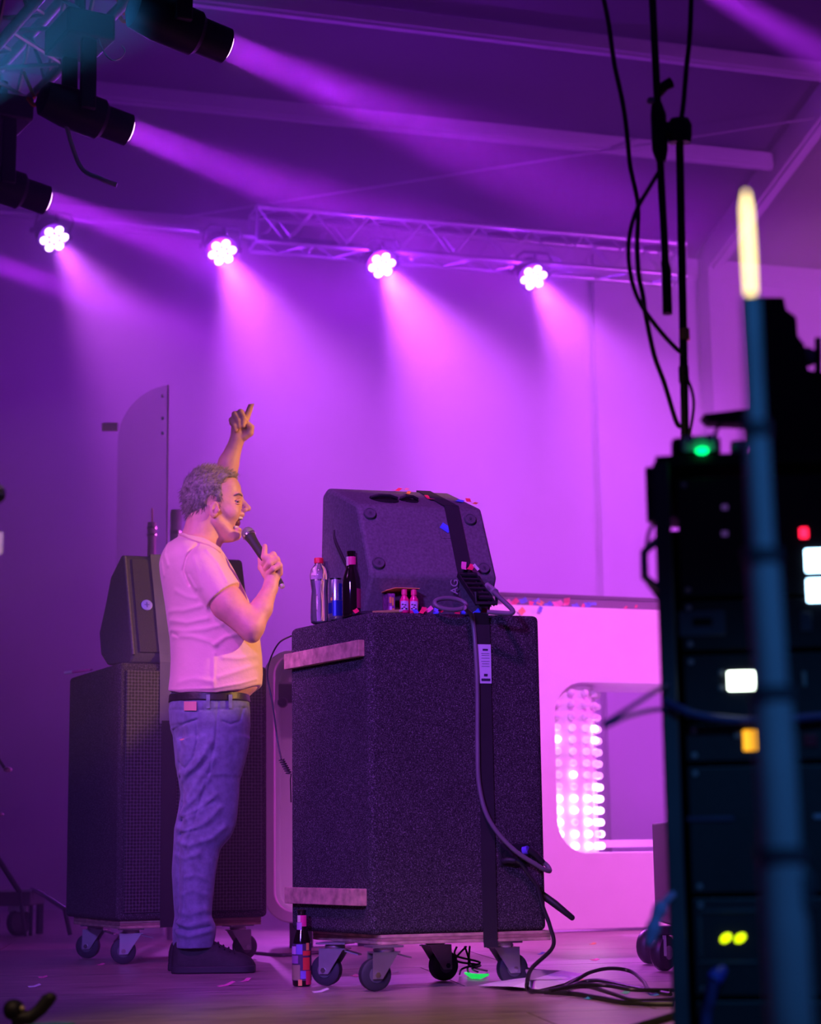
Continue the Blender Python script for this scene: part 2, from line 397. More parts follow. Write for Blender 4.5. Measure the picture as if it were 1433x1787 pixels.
# ------------------------------------------------------------------ side truss with beam lamps
TD = Vector((0.507, -0.862, 0)); BD = Vector((0.862, 0.507, -0.19)).normalized()
L2 = P(225, 228, 8.0)
LENSES = [L2 + TD * 1.02, L2.copy(), L2 - TD * 1.05, L2 - TD * 2.1]
tside = Vector((0.862, 0.507, 0))
def truss_at(s, z): return L2 + TD * s + tside * -0.28 + Vector((0, 0, z))
truss('side_truss', 'dark box truss crossing the upper left corner with beam lamps hung below', truss_at(-3.2, 0.66), truss_at(2.6, 0.66), 0.34, tside, 0.48, 0.025, 0.011)
BEAM_LENS = M('beam lens', (0.8, 0.6, 0.9), 0.2, var=0, emis=(1.0, 0.45, 1.0), estr=6)
def beam_lamp(p, label, power, angle, col, d):
    right = d.cross(Vector((0, 0, 1))).normalized(); up = right.cross(d)
    t = thing('beam_lamp', label, 'stage light', tuple(p), axes(right, up, d), group='beam lamps under the side truss')
    part('head', MB().lathe([(0.04, -0.42), (0.075, -0.40), (0.09, -0.30), (0.09, -0.14), (0.072, -0.12), (0.072, -0.005), (0.062, 0.0)], 24), BLACK_METAL, t, local=True)
    part('lens', MB().lathe([(0.056, 0.0), (0.05, 0.006), (0.03, 0.012), (0, 0.014)], 24), BEAM_LENS, t, local=True)
    for s in (-1, 1):
        q = p - d * 0.24 + right * (0.115 * s)
        part('yoke_arm', MB().box(q + Vector((0, 0, 0.13)), (0.03, 0.07, 0.32), axes(right, Vector((0, 0, 1)).cross(right), Vector((0, 0, 1)))), BLACK_METAL, t, bevel=0.008)
    part('base', MB().box(p - d * 0.24 + Vector((0, 0, 0.35)), (0.30, 0.22, 0.12), axes(TD, tside, Vector((0, 0, 1)))), BLACK_METAL, t, bevel=0.012)
    q = p - d * 0.24
    part('clamp', MB().tube([q + Vector((0, 0, 0.40)), q + Vector((0, 0, 0.52))], 0.025, 8), BLACK_METAL, t)
    al = area('beam_lamp_light', p + d * 0.02, p + d * 5, col, power, 0.115, angle)
    return t
PUR = (0.48, 0.02, 1.0)
bl = ['beam lamp nearest the top of the picture, lit edge facing the tent roof', 'middle beam lamp under the side truss, throwing a violet shaft',
      'beam lamp just above the leftmost round lamp', 'beam lamp at the far end of the side truss']
for k in range(4): beam_lamp(LENSES[k], bl[k], [17, 17, 15, 11][k], 17, PUR, BD)
# beam lamp of a truss over the audience, outside the frame at the upper right, and the teal one at the upper left
spot('high_beam_right', P(1150, -70, 9.0), P(1433, 95, 9.6), PUR, 9000, 10, 0.4, 0.05)
spot('teal_beam_left', P(-120, 200, 6.4), P(190, -10, 7.0), (0.04, 0.30, 0.75), 800, 28, 0.6, 0.05)
# ------------------------------------------------------------------ carpeted bass cabinets on wheeled boards
Z = Vector((0, 0, 1))
DOLLY_TOP = 0.168; CAB_H = 1.0; TOP = DOLLY_TOP + CAB_H
def xy(px, Y): 
    p = P(px, HOR + (CX - px) * 0.014, Y); return Vector((p.x, p.y, 0))
def caster(parent, p, yaw, braked):
    """swivel caster: top plate, fork, wheel, axle, brake pedal; p = point under the board"""
    f = Vector((math.cos(yaw), math.sin(yaw), 0)); s = Vector((-f.y, f.x, 0)); R = axes(f, s, Z)
    r = 0.05; ax = Vector((p.x, p.y, r)) + f * 0.03
    c = part('caster', MB().box((p.x, p.y, DOLLY_TOP - 0.034), (0.10, 0.085, 0.006), R), STEEL, parent, smooth=False)
    part('swivel', MB().lathe([(0.03, 0), (0.034, 0.006), (0.03, 0.014)], 16, Matrix.Translation((p.x, p.y, DOLLY_TOP - 0.051))), STEEL, c)
    fk = MB()
    for k in (-1, 1):
        o = s * (0.026 * k)
        top = Vector((p.x, p.y, DOLLY_TOP - 0.05)) + o
        poly = [top + f * 0.045, top - f * 0.04, ax + o - f * 0.016 - Z * 0.012, ax + o + f * 0.016 - Z * 0.012]
        fk.prism(poly, (0, 0, 0), s * (0.003 * k))
    fk.box((p.x, p.y, DOLLY_TOP - 0.052), (0.088, 0.056, 0.004), R)
    part('fork', fk, STEEL, c, smooth=False)
    Tw = frame_at(ax - s * 0.018, s)
    part('wheel', MB().lathe([(0.022, 0), (0.042, 0), (0.0485, 0.004), (0.05, 0.018), (0.0485, 0.032), (0.042, 0.036), (0.022, 0.036)], 28, Tw), M('blue-black rubber tyre', (0.03, 0.032, 0.045), 0.6), c)
    part('hub', MB().lathe([(0.0, -0.002), (0.024, -0.002), (0.024, 0.038), (0.0, 0.038)], 16, Tw), M('grey hub', (0.12, 0.12, 0.14), 0.5), c)
    part('axle', MB().lathe([(0.009, -0.014), (0.009, 0.05)], 6, Tw), CHROME, c)
    if braked:
        b = Vector((p.x, p.y, DOLLY_TOP - 0.06)) - f * 0.04
        part('brake_pedal', MB().prism([b - s * 0.02, b + s * 0.02, b + s * 0.016 - f * 0.045 - Z * 0.012, b - s * 0.016 - f * 0.045 - Z * 0.012], (0, 0, 0), (0, 0, 0.004)), STEEL, c, smooth=False)

def dolly(label, loop, yaws, spots=None):
    c = sum((Vector(p) for p in loop), Vector()) / 4
    t = thing('wheeled_board', label, 'dolly', (c.x, c.y, 0), group='wheeled boards under the bass cabinets')
    b0 = DOLLY_TOP - 0.030
    for i in range(3):                                   # three plies of the board
        z0 = b0 + i * 0.0100
        part('ply', MB().hexa([Vector((p[0], p[1], z0)) for p in loop], [Vector((p[0], p[1], z0 + 0.0098)) for p in loop]), PLY if i != 1 else M('dark ply', (0.36, 0.2, 0.16), 0.8, var=0.3, vscale=25), t, smooth=False, bevel=0.0015, bseg=1)
    for k, p in enumerate(loop):
        caster(t, spots[k] if spots else c + (Vector(p) - c) * 0.76, yaws[k], k in (0, 3))
    return t
def cabinet_body(t, loop):
    mb = MB().hexa([Vector((p.x, p.y, DOLLY_TOP)) for p in loop], [Vector((p.x, p.y, TOP)) for p in loop])
    return part('body', mb, CARPET, t, bevel=0.018, bseg=4)

# cabinet at the desk: N is the upright edge nearest the audience
N = xy(648, 6.0); Rr = xy(951, 6.17); Ll = xy(507, 6.45)
U = (Rr - N); V = (Ll - N)
Uw, Vw = U.length, V.length; u, v = U.normalized(), V.normalized()
B = Ll + u * Uw * 1.25
cab = thing('bass_cabinet', 'big grey-carpeted bass cabinet with two wooden battens, carrying drinks and a wedge speaker', 'speaker', (N.x, N.y, DOLLY_TOP), group='carpeted bass cabinets')
cab_body = cabinet_body(cab, [N, Rr, B, Ll])
nrm_l = Vector((-v.y, v.x, 0)); nrm_l = nrm_l if nrm_l.dot(Vector((-1, -1, 0))) > 0 else -nrm_l      # outward normal of the side face
nrm_r = Vector((u.y, -u.x, 0))                                                                       # outward normal of the rear face
def on_side(s, z, out=0.0): return N + v * s + nrm_l * out + Z * z
def on_rear(s, z, out=0.0): return N + u * s + nrm_r * out + Z * z
for zc in (1.055, 0.282):                               # battens, the grain and knots in their material
    part('batten', MB().box(on_side(Vw * 0.53, zc, 0.011), (Vw * 0.95, 0.022, 0.052), axes(v, nrm_l, Z)), WOOD, cab, smooth=False, bevel=0.002)
LBL = M('sticker paper', (0.62, 0.64, 0.74), 0.5, var=0.04)
INK = M('printed ink', (0.03, 0.03, 0.06), 0.6, var=0)
def rear_s(px):                                          # distance along the rear face of a column of the photograph
    d = ray(px, 1300); k = Vector((d.x, d.y, 0))
    det = u.x * -k.y + u.y * k.x
    return (-N.x * -k.y + -N.y * k.x) / det
def rear_pt(px, py, out=0.0):
    s = rear_s(px); b = N + u * s; z = P(px, py, b.y).z; return on_rear(s, z, out)
# connector plate low on the rear face
cp = rear_pt(893, 1492)
pl = part('connector_plate', MB().box(cp + nrm_r * 0.002, (0.10, 0.004, 0.07), axes(u, nrm_r, Z)), BLACK, cab, smooth=False, bevel=0.003)
for k in (-1, 1):
    part('socket', MB().lathe([(0.017, 0), (0.017, 0.012), (0.012, 0.012)], 14, frame_at(cp + u * 0.026 * k + nrm_r * 0.003, nrm_r)), BLACK, pl)
hp = on_rear(0.15, 0.47)

dl = [N + u * 0.03 + v * 0.0, Rr + u * 0.012 + v * 0.0, Rr + u * 0.012 + nrm_r * -0.50, N + u * -0.13 + nrm_r * -0.50]
dl[3] = N + v * 0.50 + u * 0.06
dolly('plywood board on four casters under the cabinet with battens', dl, [math.radians(200), math.radians(20), math.radians(30), math.radians(160)], [xy(668, 6.02), xy(874, 6.20), xy(757, 6.42), xy(584, 6.27)])

# cabinet at the far side, front grille towards the audience
N2 = xy(205, 7.52); a2 = math.radians(26)
u2 = Vector((math.cos(a2), math.sin(a2), 0)); v2 = Vector((-math.sin(a2), math.cos(a2), 0))
W2, D2 = 0.625, 0.72
cab2 = thing('bass_cabinet', 'dark carpeted bass cabinet with perforated front behind the singer', 'speaker', (N2.x, N2.y, DOLLY_TOP), group='carpeted bass cabinets')
cabinet_body(cab2, [N2, N2 + u2 * W2, N2 + u2 * W2 + v2 * D2, N2 + v2 * D2])
n2r = Vector((u2.y, -u2.x, 0)); n2l = -u2
def on_front2(s, z, out=0.0): return N2 + u2 * s + n2r * out + Z * z
def grille_material(scale, yaw):
    m = bpy.data.materials.new('perforated grille'); m.use_nodes = True; nt = m.node_tree; b = nt.nodes['Principled BSDF']
    tc = nd(nt, 'ShaderNodeTexCoord'); vo = nd(nt, 'ShaderNodeTexVoronoi'); vo.inputs['Scale'].default_value = scale; vo.inputs['Randomness'].default_value = 0.12
    m1 = nd(nt, 'ShaderNodeMapping'); m1.inputs['Rotation'].default_value = (0, 0, -yaw); m2 = nd(nt, 'ShaderNodeMapping'); m2.inputs['Rotation'].default_value = (PI / 2, 0, 0)
    vo.voronoi_dimensions = '2D'; nt.links.new(tc.outputs['Object'], m1.inputs['Vector']); nt.links.new(m1.outputs['Vector'], m2.inputs['Vector']); nt.links.new(m2.outputs['Vector'], vo.inputs['Vector'])
    r = nd(nt, 'ShaderNodeValToRGB'); e = r.color_ramp.elements
    e[0].position, e[0].color = 0.36, (0.004, 0.004, 0.005, 1); e[1].position, e[1].color = 0.48, (0.10, 0.09, 0.10, 1)
    nt.links.new(vo.outputs['Distance'], r.inputs['Fac']); nt.links.new(r.outputs['Color'], b.inputs['Base Color'])
    b.inputs['Roughness'].default_value = 0.5; return m
GRILLE = grille_material(75, a2); FINE_GRILLE = grille_material(230, math.radians(20))
part('grille', MB().box(on_front2(W2 * 0.5, DOLLY_TOP + CAB_H * 0.5, 0.004), (W2 - 0.05, 0.008, CAB_H - 0.06), axes(u2, n2r, Z)), GRILLE, cab2, smooth=False, bevel=0.003)
dl2 = [N2 + u2 * 0.02 + v2 * 0.02, N2 + u2 * (W2 - 0.02) + v2 * 0.02, N2 + u2 * (W2 - 0.02) + v2 * (D2 - 0.06), N2 + u2 * 0.02 + v2 * (D2 - 0.06)]
dolly('plywood board on four casters under the dark cabinet behind the singer', dl2, [math.radians(190), math.radians(30), math.radians(60), math.radians(170)])

# ------------------------------------------------------------------ wedge speakers
WEDGE = M('wedge speaker paint', (0.12, 0.11, 0.125), 0.62, var=0.25, vscale=120, bump=0.35, bscale=420)
def wedge(name_label, M0, ud, vd, width, prof, z0, bev=0.012, grp='wedge speakers'):
    """prof: (distance along vd, height); the first edge is the lower edge nearest the audience"""
    t = thing('wedge_speaker', name_label, 'speaker', (M0.x, M0.y, z0), group=grp)
    lo = [M0 + vd * a + Z * (z0 + h) for a, h in prof]
    body = MB().hexa([p + ud * width for p in lo][::-1], lo[::-1])
    part('body', body, WEDGE, t, bevel=bev, bseg=3)
    return t
Mo = xy(652, 6.085); WW = 0.425
# unit directions of this wedge: nearly square to the cabinet
wu = (xy(879, 6.21) - Mo); WW = wu.length; wu.normalize(); wv = v.copy()
prof = [(0.055, 0), (0, 0.130), (0.085, 0.375), (0.285, 0.462), (0.32, 0.44), (0.345, 0.0)]
wed = wedge('black wedge speaker strapped on top of the carpeted cabinet, rubber feet towards the viewer', Mo, wu, wv, WW, prof, TOP)
def wedge_pt(s, a, h, out=0.0, n=None):
    p = Mo + wu * s + wv * a + Z * (TOP + h); return p + (n * out if n is not None else Vector())
# big sloping panel with its four rubber feet
pa, pb = wedge_pt(0, 0, 0.130), wedge_pt(0, 0.085, 0.375)
sl = (pb - pa).normalized(); sn = wu.cross(sl).normalized()
if sn.y > 0: sn = -sn
SLL = (pb - pa).length
for (s, k) in ((0.085, 0.86), (0.88, 0.83), (0.075, 0.16), (0.90, 0.13)):
    c = pa + wu * (WW * s) + sl * (SLL * k)
    ft = part('rubber_foot', MB().lathe([(0.021, 0), (0.021, 0.007), (0.0185, 0.010), (0.016, 0.010), (0.015, 0.008), (0.009, 0.008), (0.0085, 0.0095), (0.0, 0.0095)], 22, frame_at(c, sn)), M('foot rubber', (0.10, 0.09, 0.105), 0.6), wed)
    part('screw', MB().lathe([(0.005, 0.0), (0.005, 0.0108), (0.0, 0.0115)], 8, frame_at(c, sn)), M('dark screw', (0.06, 0.055, 0.065), 0.5), ft)
# recessed plate at the lower right of the sloping panel edge
part('hatch', MB().box(pa + wu * (WW * 0.70) + sl * (SLL * 0.74) + sn * 0.0008, (0.075, 0.002, 0.10), axes(wu, sn, sl)), WEDGE, wed, smooth=False)
# hand holes in the top face
ta, tb_ = wedge_pt(0, 0.085, 0.375), wedge_pt(0, 0.285, 0.462)
tl = (tb_ - ta).normalized(); tn = tl.cross(wu).normalized(); tn = tn if tn.z > 0 else -tn
for s, r in ((0.30, 0.046), (0.50, 0.030)):
    c = ta + wu * (WW * s) + tl * 0.075
    ring = [c + wu * (math.cos(q) * r * 1.0) + tl * (math.sin(q) * r * 1.0) for q in [2 * PI * k / 20 for k in range(20)]]
    hb = part('handle_cup', MB().hexa([p + tn * 0.0004 for p in ring], [p + tn * 0.0022 for p in ring]), M('dark opening', (0.003, 0.003, 0.004), 0.8, var=0), wed)
    part('handle_bar', MB().tube([c - wu * r + tn * 0.006, c - wu * r * 0.4 + tn * 0.014, c + wu * r * 0.4 + tn * 0.014, c + wu * r + tn * 0.006], 0.006, 8), BLACK, wed)
# grip groove in the side panel
sa = wedge_pt(0, 0.19, 0.28) - wu * 0.001
gv = [wedge_pt(0, 0.235, 0.31), wedge_pt(0, 0.225, 0.27), wedge_pt(0, 0.15, 0.175), wedge_pt(0, 0.13, 0.135)]
part('side_grip', MB().tube(spline(gv, 5), [0.003 + 0.004 * math.sin(PI * k / 15) for k in range(16)], 8), BLACK, wed)
GREYINK = M('worn grey print', (0.30, 0.28, 0.32), 0.6, var=0.3, vscale=200)
Tt = Matrix.Translation(wedge_pt(WW * 0.655, 0.004, 0.098) + Vector((wu.y, -wu.x, 0)) * 0.006) @ axes(Z * 1.0, -wu, Vector((wu.y, -wu.x, 0))).to_4x4()
text('stencil_letters', 'AG', 0.036, GREYINK, Tt, wed)

# second wedge, behind the singer, on the dark cabinet
M2 = N2 + u2 * 0.03 + v2 * 0.12
prof2 = [(0.03, 0), (0.0, 0.05), (0.13, 0.425), (0.18, 0.44), (0.46, 0.28), (0.50, 0.16), (0.47, 0.04), (0.43, 0)]
a3 = math.radians(20); u3 = Vector((math.cos(a3), math.sin(a3), 0)); v3 = Vector((-math.sin(a3), math.cos(a3), 0))
def wedge2():
    t = thing('wedge_speaker', 'black wedge speaker with round violet badge behind the singer', 'speaker', (N2.x, N2.y, TOP), group='wedge speakers')
    # profile faces: side panel seen at the left, sloped grille to the right
    Y0 = 7.72
    def q(px, py, dY): return P(px, py, Y0 + dY)
    side = [q(212, 968, 0.0), q(192, 1008, 0.02), q(183, 1056, 0.02), q(172, 1105, 0.0), q(175, 1142, -0.03), q(187, 1162, -0.06), q(226, 1160, -0.14), q(231, 1143, -0.14), q(216, 972, -0.02)]
    for p in side: p.z = max(p.z, TOP + 0.001)
    dv = u3 * 0.50
    body = MB().hexa([p + dv for p in side], side)
    part('body', body, M('dark wedge paint', (0.05, 0.045, 0.055), 0.62, var=0.25, vscale=120, bump=0.35, bscale=420), t, bevel=0.008, bseg=2)
    ga, gb = side[7], side[8]; gl = (gb - ga); gh = gl.length; gl.normalize(); gn = u3.cross(gl).normalized()
    if gn.y > 0: gn = -gn
    gr = part('grille', MB().box((ga + gb) / 2 + u3 * 0.26 + gn * 0.003, (0.46, 0.008, gh * 0.95), axes(u3, gn, gl)), FINE_GRILLE, t, smooth=False, bevel=0.002)
    part('edge_bead', MB().tube([ga + u3 * 0.004 + gn * 0.003, gb + u3 * 0.004 + gn * 0.003], 0.006, 8), WEDGE, t)
    c = ga + gl * (gh * 0.50) + u3 * 0.075
    bd = part('badge', MB().lathe([(0.023, 0), (0.023, 0.004), (0.019, 0.006), (0, 0.006)], 24, frame_at(c + gn * 0.006, gn)), M('badge violet', (0.35, 0.28, 0.85), 0.4), t)
    part('badge_mark', MB().box(c + gn * 0.0128, (0.004, 0.001, 0.022), axes(u3, gn, gl)).box(c + gn * 0.0128, (0.02, 0.001, 0.003), axes(u3, gn, gl)), M('badge mark', (0.12, 0.08, 0.4), 0.5), bd, smooth=False)
    return t, ga, gb, gl, gn, gh
wed2, ga, gb, gl, gn, gh = wedge2()
# strap over the second wedge
st2 = thing('ratchet_strap', 'flat grey strap over the wedge speaker behind the singer', 'strap', (N2.x, N2.y, TOP), group='straps')
fs = 0.145
sp = [gb + u3 * fs + v3 * 0.10 + Z * 0.006, gb + u3 * fs + gn * 0.012 + Z * 0.008, ga + u3 * fs + gn * 0.012, on_front2(0.20, TOP + 0.004, 0.012), on_front2(0.20, 0.93, 0.016)]
mb = MB()
for k in range(len(sp) - 1):
    a, b = sp[k], sp[k + 1]; d = (b - a).normalized(); n = u3.cross(d).normalized()
    mb.box((a + b) / 2, (0.075, 0.003, (b - a).length + 0.004), axes(u3, n, d))
part('webbing', mb, M('grey strap', (0.16, 0.15, 0.16), 0.85, bump=0.4, bscale=500), st2, smooth=False)
mb = MB().box(on_front2(0.20, 0.54, 0.016), (0.06, 0.003, 0.80), axes(u2, n2r, Z))
part('lower_webbing', mb, WEB, st2, smooth=False)

# ------------------------------------------------------------------ strap with ladder buckle over the first wedge
stp = thing('ratchet_strap', 'black webbing strap with buckle running over the wedge and down the carpet', 'strap', tuple(rear_pt(846, 1640)), group='straps')
def band(path, width, side, th=0.003):
    mb = MB()
    for k in range(len(path) - 1):
        a, b = path[k], path[k + 1]; d = (b - a).normalized(); n = side.cross(d).normalized()
        mb.box((a + b) / 2, (width, th, (b - a).length + th), axes(side, n, d))
    return mb
sw = 0.050
top_back = wedge_pt(WW * 0.80, 0.285, 0.462) + tn * 0.004
top_front = wedge_pt(WW * 0.75, 0.085, 0.375) + (tn + sn).normalized() * 0.006
low_edge = wedge_pt(WW * 0.74, 0.0, 0.130) + sn * 0.006
part('webbing', band([wedge_pt(WW * 0.80, 0.345, 0.06) + wv * 0.004, top_back + wv * 0.01, top_front, low_edge], sw, wu), WEB, stp, smooth=False)
b1 = low_edge; b2 = rear_pt(846, 1060, 0.035)
part('webbing', band([b1, b2], sw * 0.8, wu), WEB, stp, smooth=False)
part('webbing', band([rear_pt(838, 1072, 0.03), rear_pt(846, 1090, 0.006), rear_pt(848, 1640, 0.006), rear_pt(848, 1652, -0.0) + nrm_r * 0.010], 0.046, u), WEB, stp, smooth=False)
lab = part('sticker', MB().box((rear_pt(837, 1127) + rear_pt(857, 1191)) / 2 + nrm_r * 0.0092, ((rear_pt(857, 1150) - rear_pt(834, 1150)).length, 0.0016, 0.125), axes(u, nrm_r, Z)), LBL, stp, smooth=False, label='pale blue printed label sewn on the strap')
lc = (rear_pt(837, 1127) + rear_pt(857, 1191)) / 2
for k, (dz, wd, hh) in enumerate([(0.045, .018, .006), (0.033, .028, .0012), (0.027, .026, .0012), (0.018, .028, .0012), (0.008, .028, .0012), (0.0, .024, .0012), (-0.008, .026, .0012), (-0.036, .012, .008), (-0.051, .030, .008)]):
    part('print', MB().box(lc + nrm_r * 0.0104 + Z * dz + u * 0.003, (wd, 0.0008, hh), axes(u, nrm_r, Z)), INK, lab, smooth=False)
bd_ = (b2 - b1).normalized(); bn = wu.cross(bd_).normalized(); bn = bn if bn.y < 0 else -bn
bk = part('buckle', MB().box((b1 + b2) / 2 + bn * 0.008 - wu * 0.030, (0.005, 0.020, (b2 - b1).length * 0.98), axes(wu, bn, bd_)).box((b1 + b2) / 2 + bn * 0.008 + wu * 0.030, (0.005, 0.020, (b2 - b1).length * 0.98), axes(wu, bn, bd_)), BLACK, stp, smooth=False, bevel=0.002)
for k in range(6):
    c = b1.lerp(b2, 0.06 + 0.155 * k) + bn * 0.014
    part('buckle_bar', MB().tube([c - wu * 0.030, c + wu * 0.030], 0.0055 if k not in (0, 5) else 0.009, 8), BLACK, bk)
e0 = b2 + bn * 0.012 - Z * 0.0
part('buckle_handle', MB().tube([e0 - wu * 0.034 + Z * 0.035, e0 - wu * 0.036, e0 + wu * 0.034, e0 + wu * 0.036 + Z * 0.035], 0.007, 8), BLACK, stp)

# ------------------------------------------------------------------ cables at the cabinet
def cable(name, label, pts, r, mat, n=8, group='stage cables', seg=8):
    return solo(name, MB().tube(spline(pts, n), r, seg), mat, label, 'cable', group)
loopc = P(786, 1054, 6.06)
ring = [loopc + wu * (0.052 * math.cos(q)) + (Z * 0.020 + wv * 0.012) * math.sin(q) for q in [2.2 * PI - 2.3 * PI * k / 14 for k in range(15)]]
cA = thing('power_cable', 'thick grey cable looping on the cabinet top and hanging down beside the strap', 'cable', tuple(rear_pt(830, 1300)), group='stage cables')
path = ring + [P(812, 1062, 5.995), rear_pt(826, 1078, 0.012), rear_pt(831, 1130, 0.012), rear_pt(833, 1200, 0.012), rear_pt(831, 1300, 0.014), rear_pt(832, 1370, 0.016), rear_pt(845, 1430, 0.03), rear_pt(880, 1480, 0.05), rear_pt(925, 1512, 0.055), rear_pt(945, 1520, 0.04), rear_pt(946, 1512, 0.025), rear_pt(938, 1504, 0.02)]
part('lead', MB().tube(spline(path, 7), 0.0075, 10), GREY_CABLE, cA)
part('plug', MB().tube([rear_pt(938, 1505, 0.022), rear_pt(926, 1492, 0.022), rear_pt(914, 1483, 0.018)], [0.009, 0.011, 0.011], 10), RUBBER, cA)
part('plug_collar', MB().tube([rear_pt(914, 1483, 0.018), rear_pt(908, 1485, 0.006)], 0.0135, 12), M('violet plug collar', (0.16, 0.12, 0.75), 0.4), cA)
cB = thing('power_cable', 'thick cable end plugged into the wedge beside the buckle', 'cable', tuple(P(880, 1060, 6.05)), group='stage cables')
pB = [P(852, 1023, 6.12), P(862, 1033, 6.08), P(880, 1050, 6.05), P(894, 1064, 6.03), P(893, 1070, 6.02), P(878, 1070, 6.02), P(850, 1068, 6.02)]
part('lead', MB().tube(spline(pB, 6), 0.008, 10), GREY_CABLE, cB)
part('plug', MB().tube([P(850, 1021, 6.13), P(864, 1034, 6.08)], [0.009, 0.013], 10), M('grey plug', (0.3, 0.27, 0.3), 0.5), cB)
cC = thing('speaker_cable', 'black cable curving from the cabinet socket to the floor beside the paper', 'cable', tuple(G(924, 1727)), group='stage cables')
fl0 = G(922, 1726, 0.008)
pC = [rear_pt(884, 1501, 0.02), rear_pt(897, 1506, 0.03), rear_pt(910, 1525, 0.035), rear_pt(924, 1548, 0.04), rear_pt(930, 1580, 0.05), rear_pt(938, 1615, 0.07), rear_pt(936, 1650, 0.10), P(928, 1690, 5.95), P(920, 1716, 5.86), fl0, G(935, 1730, 0.008), G(975, 1729, 0.008), G(1010, 1716, 0.012), G(1045, 1711, 0.02), G(1100, 1722, 0.012), G(1170, 1735, 0.008)]
part('lead', MB().tube(spline(pC, 7), 0.0065, 8), RUBBER, cC)
part('plug', MB().tube([rear_pt(873, 1503, 0.004), rear_pt(878, 1501, 0.02), rear_pt(890, 1502, 0.026)], 0.011, 10), BLACK, cC)
hd = thing('cabinet_handle', 'black bar sticking out beside the cabinet rear near the white booth', 'bar', tuple(rear_pt(950, 1575)))
part('bar', MB().tube([rear_pt(944, 1562, -0.02), rear_pt(957, 1577, 0.02), rear_pt(984, 1601, 0.03)], [0.012, 0.012, 0.009], 10), BLACK, hd)
part('tip', MB().ball(rear_pt(984, 1601, 0.03), 0.009, 10, 6), BLACK, hd)
cable('thin_cable', 'thin black cable hanging over the white wing beside the singer', [P(508, 1110, 6.5), P(487, 1122, 6.62), P(472, 1150, 6.7), P(467, 1180, 6.72), P(476, 1230, 6.72), P(484, 1290, 6.72), P(491, 1325, 6.7)], 0.003, RUBBER)
hx = []
for k in range(60):
    q = k / 60; c = P(491 + 14 * q, 1325 + 26 * q, 6.70); a = q * 2 * PI * 7
    hx.append(c + Vector((math.cos(a) * 0.010, math.sin(a) * 0.010, 0)))
hx += [P(507, 1360, 6.7), P(508, 1400, 6.72)]
solo('coiled_cable', MB().tube(hx, 0.0022, 6), RUBBER, 'short black coiled lead between the white wing and the cabinet', 'cable', 'stage cables')
# cable bundle on the deck to the rack
def gp(*l): return [G(a, b, z) for a, b, z in l]
cable('floor_cable', 'black cable arching highest over the cable pile by the paper', gp((985, 1722, .01), (1005, 1711, .02), (1030, 1697, .04), (1065, 1690, .05), (1100, 1695, .04), (1122, 1712, .02), (1135, 1728, .01), (1170, 1730, .01)), 0.006, RUBBER)
cable('floor_cable', 'black cable lying lowest in the pile by the rack', gp((950, 1731, .007), (1000, 1734, .007), (1050, 1742, .007), (1100, 1750, .007), (1175, 1752, .007)), 0.007, RUBBER)
cable('floor_cable', 'black cable in the middle of the pile by the rack', gp((990, 1724, .02), (1030, 1722, .018), (1075, 1736, .018), (1110, 1746, .014), (1175, 1744, .008)), 0.006, RUBBER)
cable('floor_cable', 'black cable running from the paper sheet into the pile', gp((960, 1729, .02), (1010, 1719, .03), (1060, 1720, .026), (1105, 1727, .02), (1175, 1728, .012)), 0.006, RUBBER)
cable('floor_cable', 'black cable lying flat on the deck behind the singer', gp((425, 1661, .006), (455, 1664, .006), (495, 1667, .006), (545, 1663, .006), (600, 1660, .006)), 0.008, RUBBER)
cable('floor_cable', 'thin curved cable behind the rear caster of the cabinet', [P(905, 1665, 6.4), P(912, 1680, 6.4), G(922, 1690, .006), G(950, 1694, .006)], 0.004, RUBBER)
# tangle under the board, its green light reflex modelled as a glowing piece
tang = thing('cable_tangle', 'small cable tangle with a glowing green light reflex under the wheeled board', 'cable', tuple(G(820, 1700)))
for k in range(4):
    pts = [P(805 + random.uniform(-8, 8) + 7 * k, 1652, 6.35 + 0.03 * k), P(796 + 22 * (k % 2), 1668 + 4 * k, 6.35), P(838 - 18 * (k % 2), 1680 + 2 * k, 6.3 + 0.04 * k), P(808 + 8 * k, 1690, 6.34), G(802 + 16 * k, 1700 - 2 * k, .006)]
    part('strand', MB().tube(spline(pts, 6), 0.0035, 7), RUBBER, tang)
part('green_reflex', MB().tube(gp((812, 1698, .012), (824, 1703, .009), (838, 1704, .009), (852, 1701, .012)), [0.004, 0.009, 0.009, 0.004], 8), M('green reflex', (0.03, 0.8, 0.1), 0.35, var=0, emis=(0.02, 1.0, 0.15), estr=0.7), tang)

# paper sheet on the deck
mb = MB(); pp = [(835, 1720), (890, 1708), (915, 1698), (980, 1694), (1018, 1700), (985, 1716), (940, 1727), (895, 1722)]
ctr = G(925, 1711, 0.03)
ring0 = [G(a, b, 0.004 + 0.010 * (k % 2)) for k, (a, b) in enumerate(pp)]
vs_ = [ctr, G(918, 1692, 0.06)] + ring0
n_ = len(ring0)
mb.add(vs_, [(0, 2 + k, 2 + (k + 1) % n_) for k in range(n_) if k not in (2,)] + [(0, 4, 1), (0, 1, 5)])
pap = solo('paper_sheet', mb, M('white paper', (0.85, 0.82, 0.85), 0.7, var=0.04), 'crumpled white paper sheet on the deck beside the casters', 'paper', smooth=False)
sd = pap.modifiers.new('thick', 'SOLIDIFY'); sd.thickness = 0.001
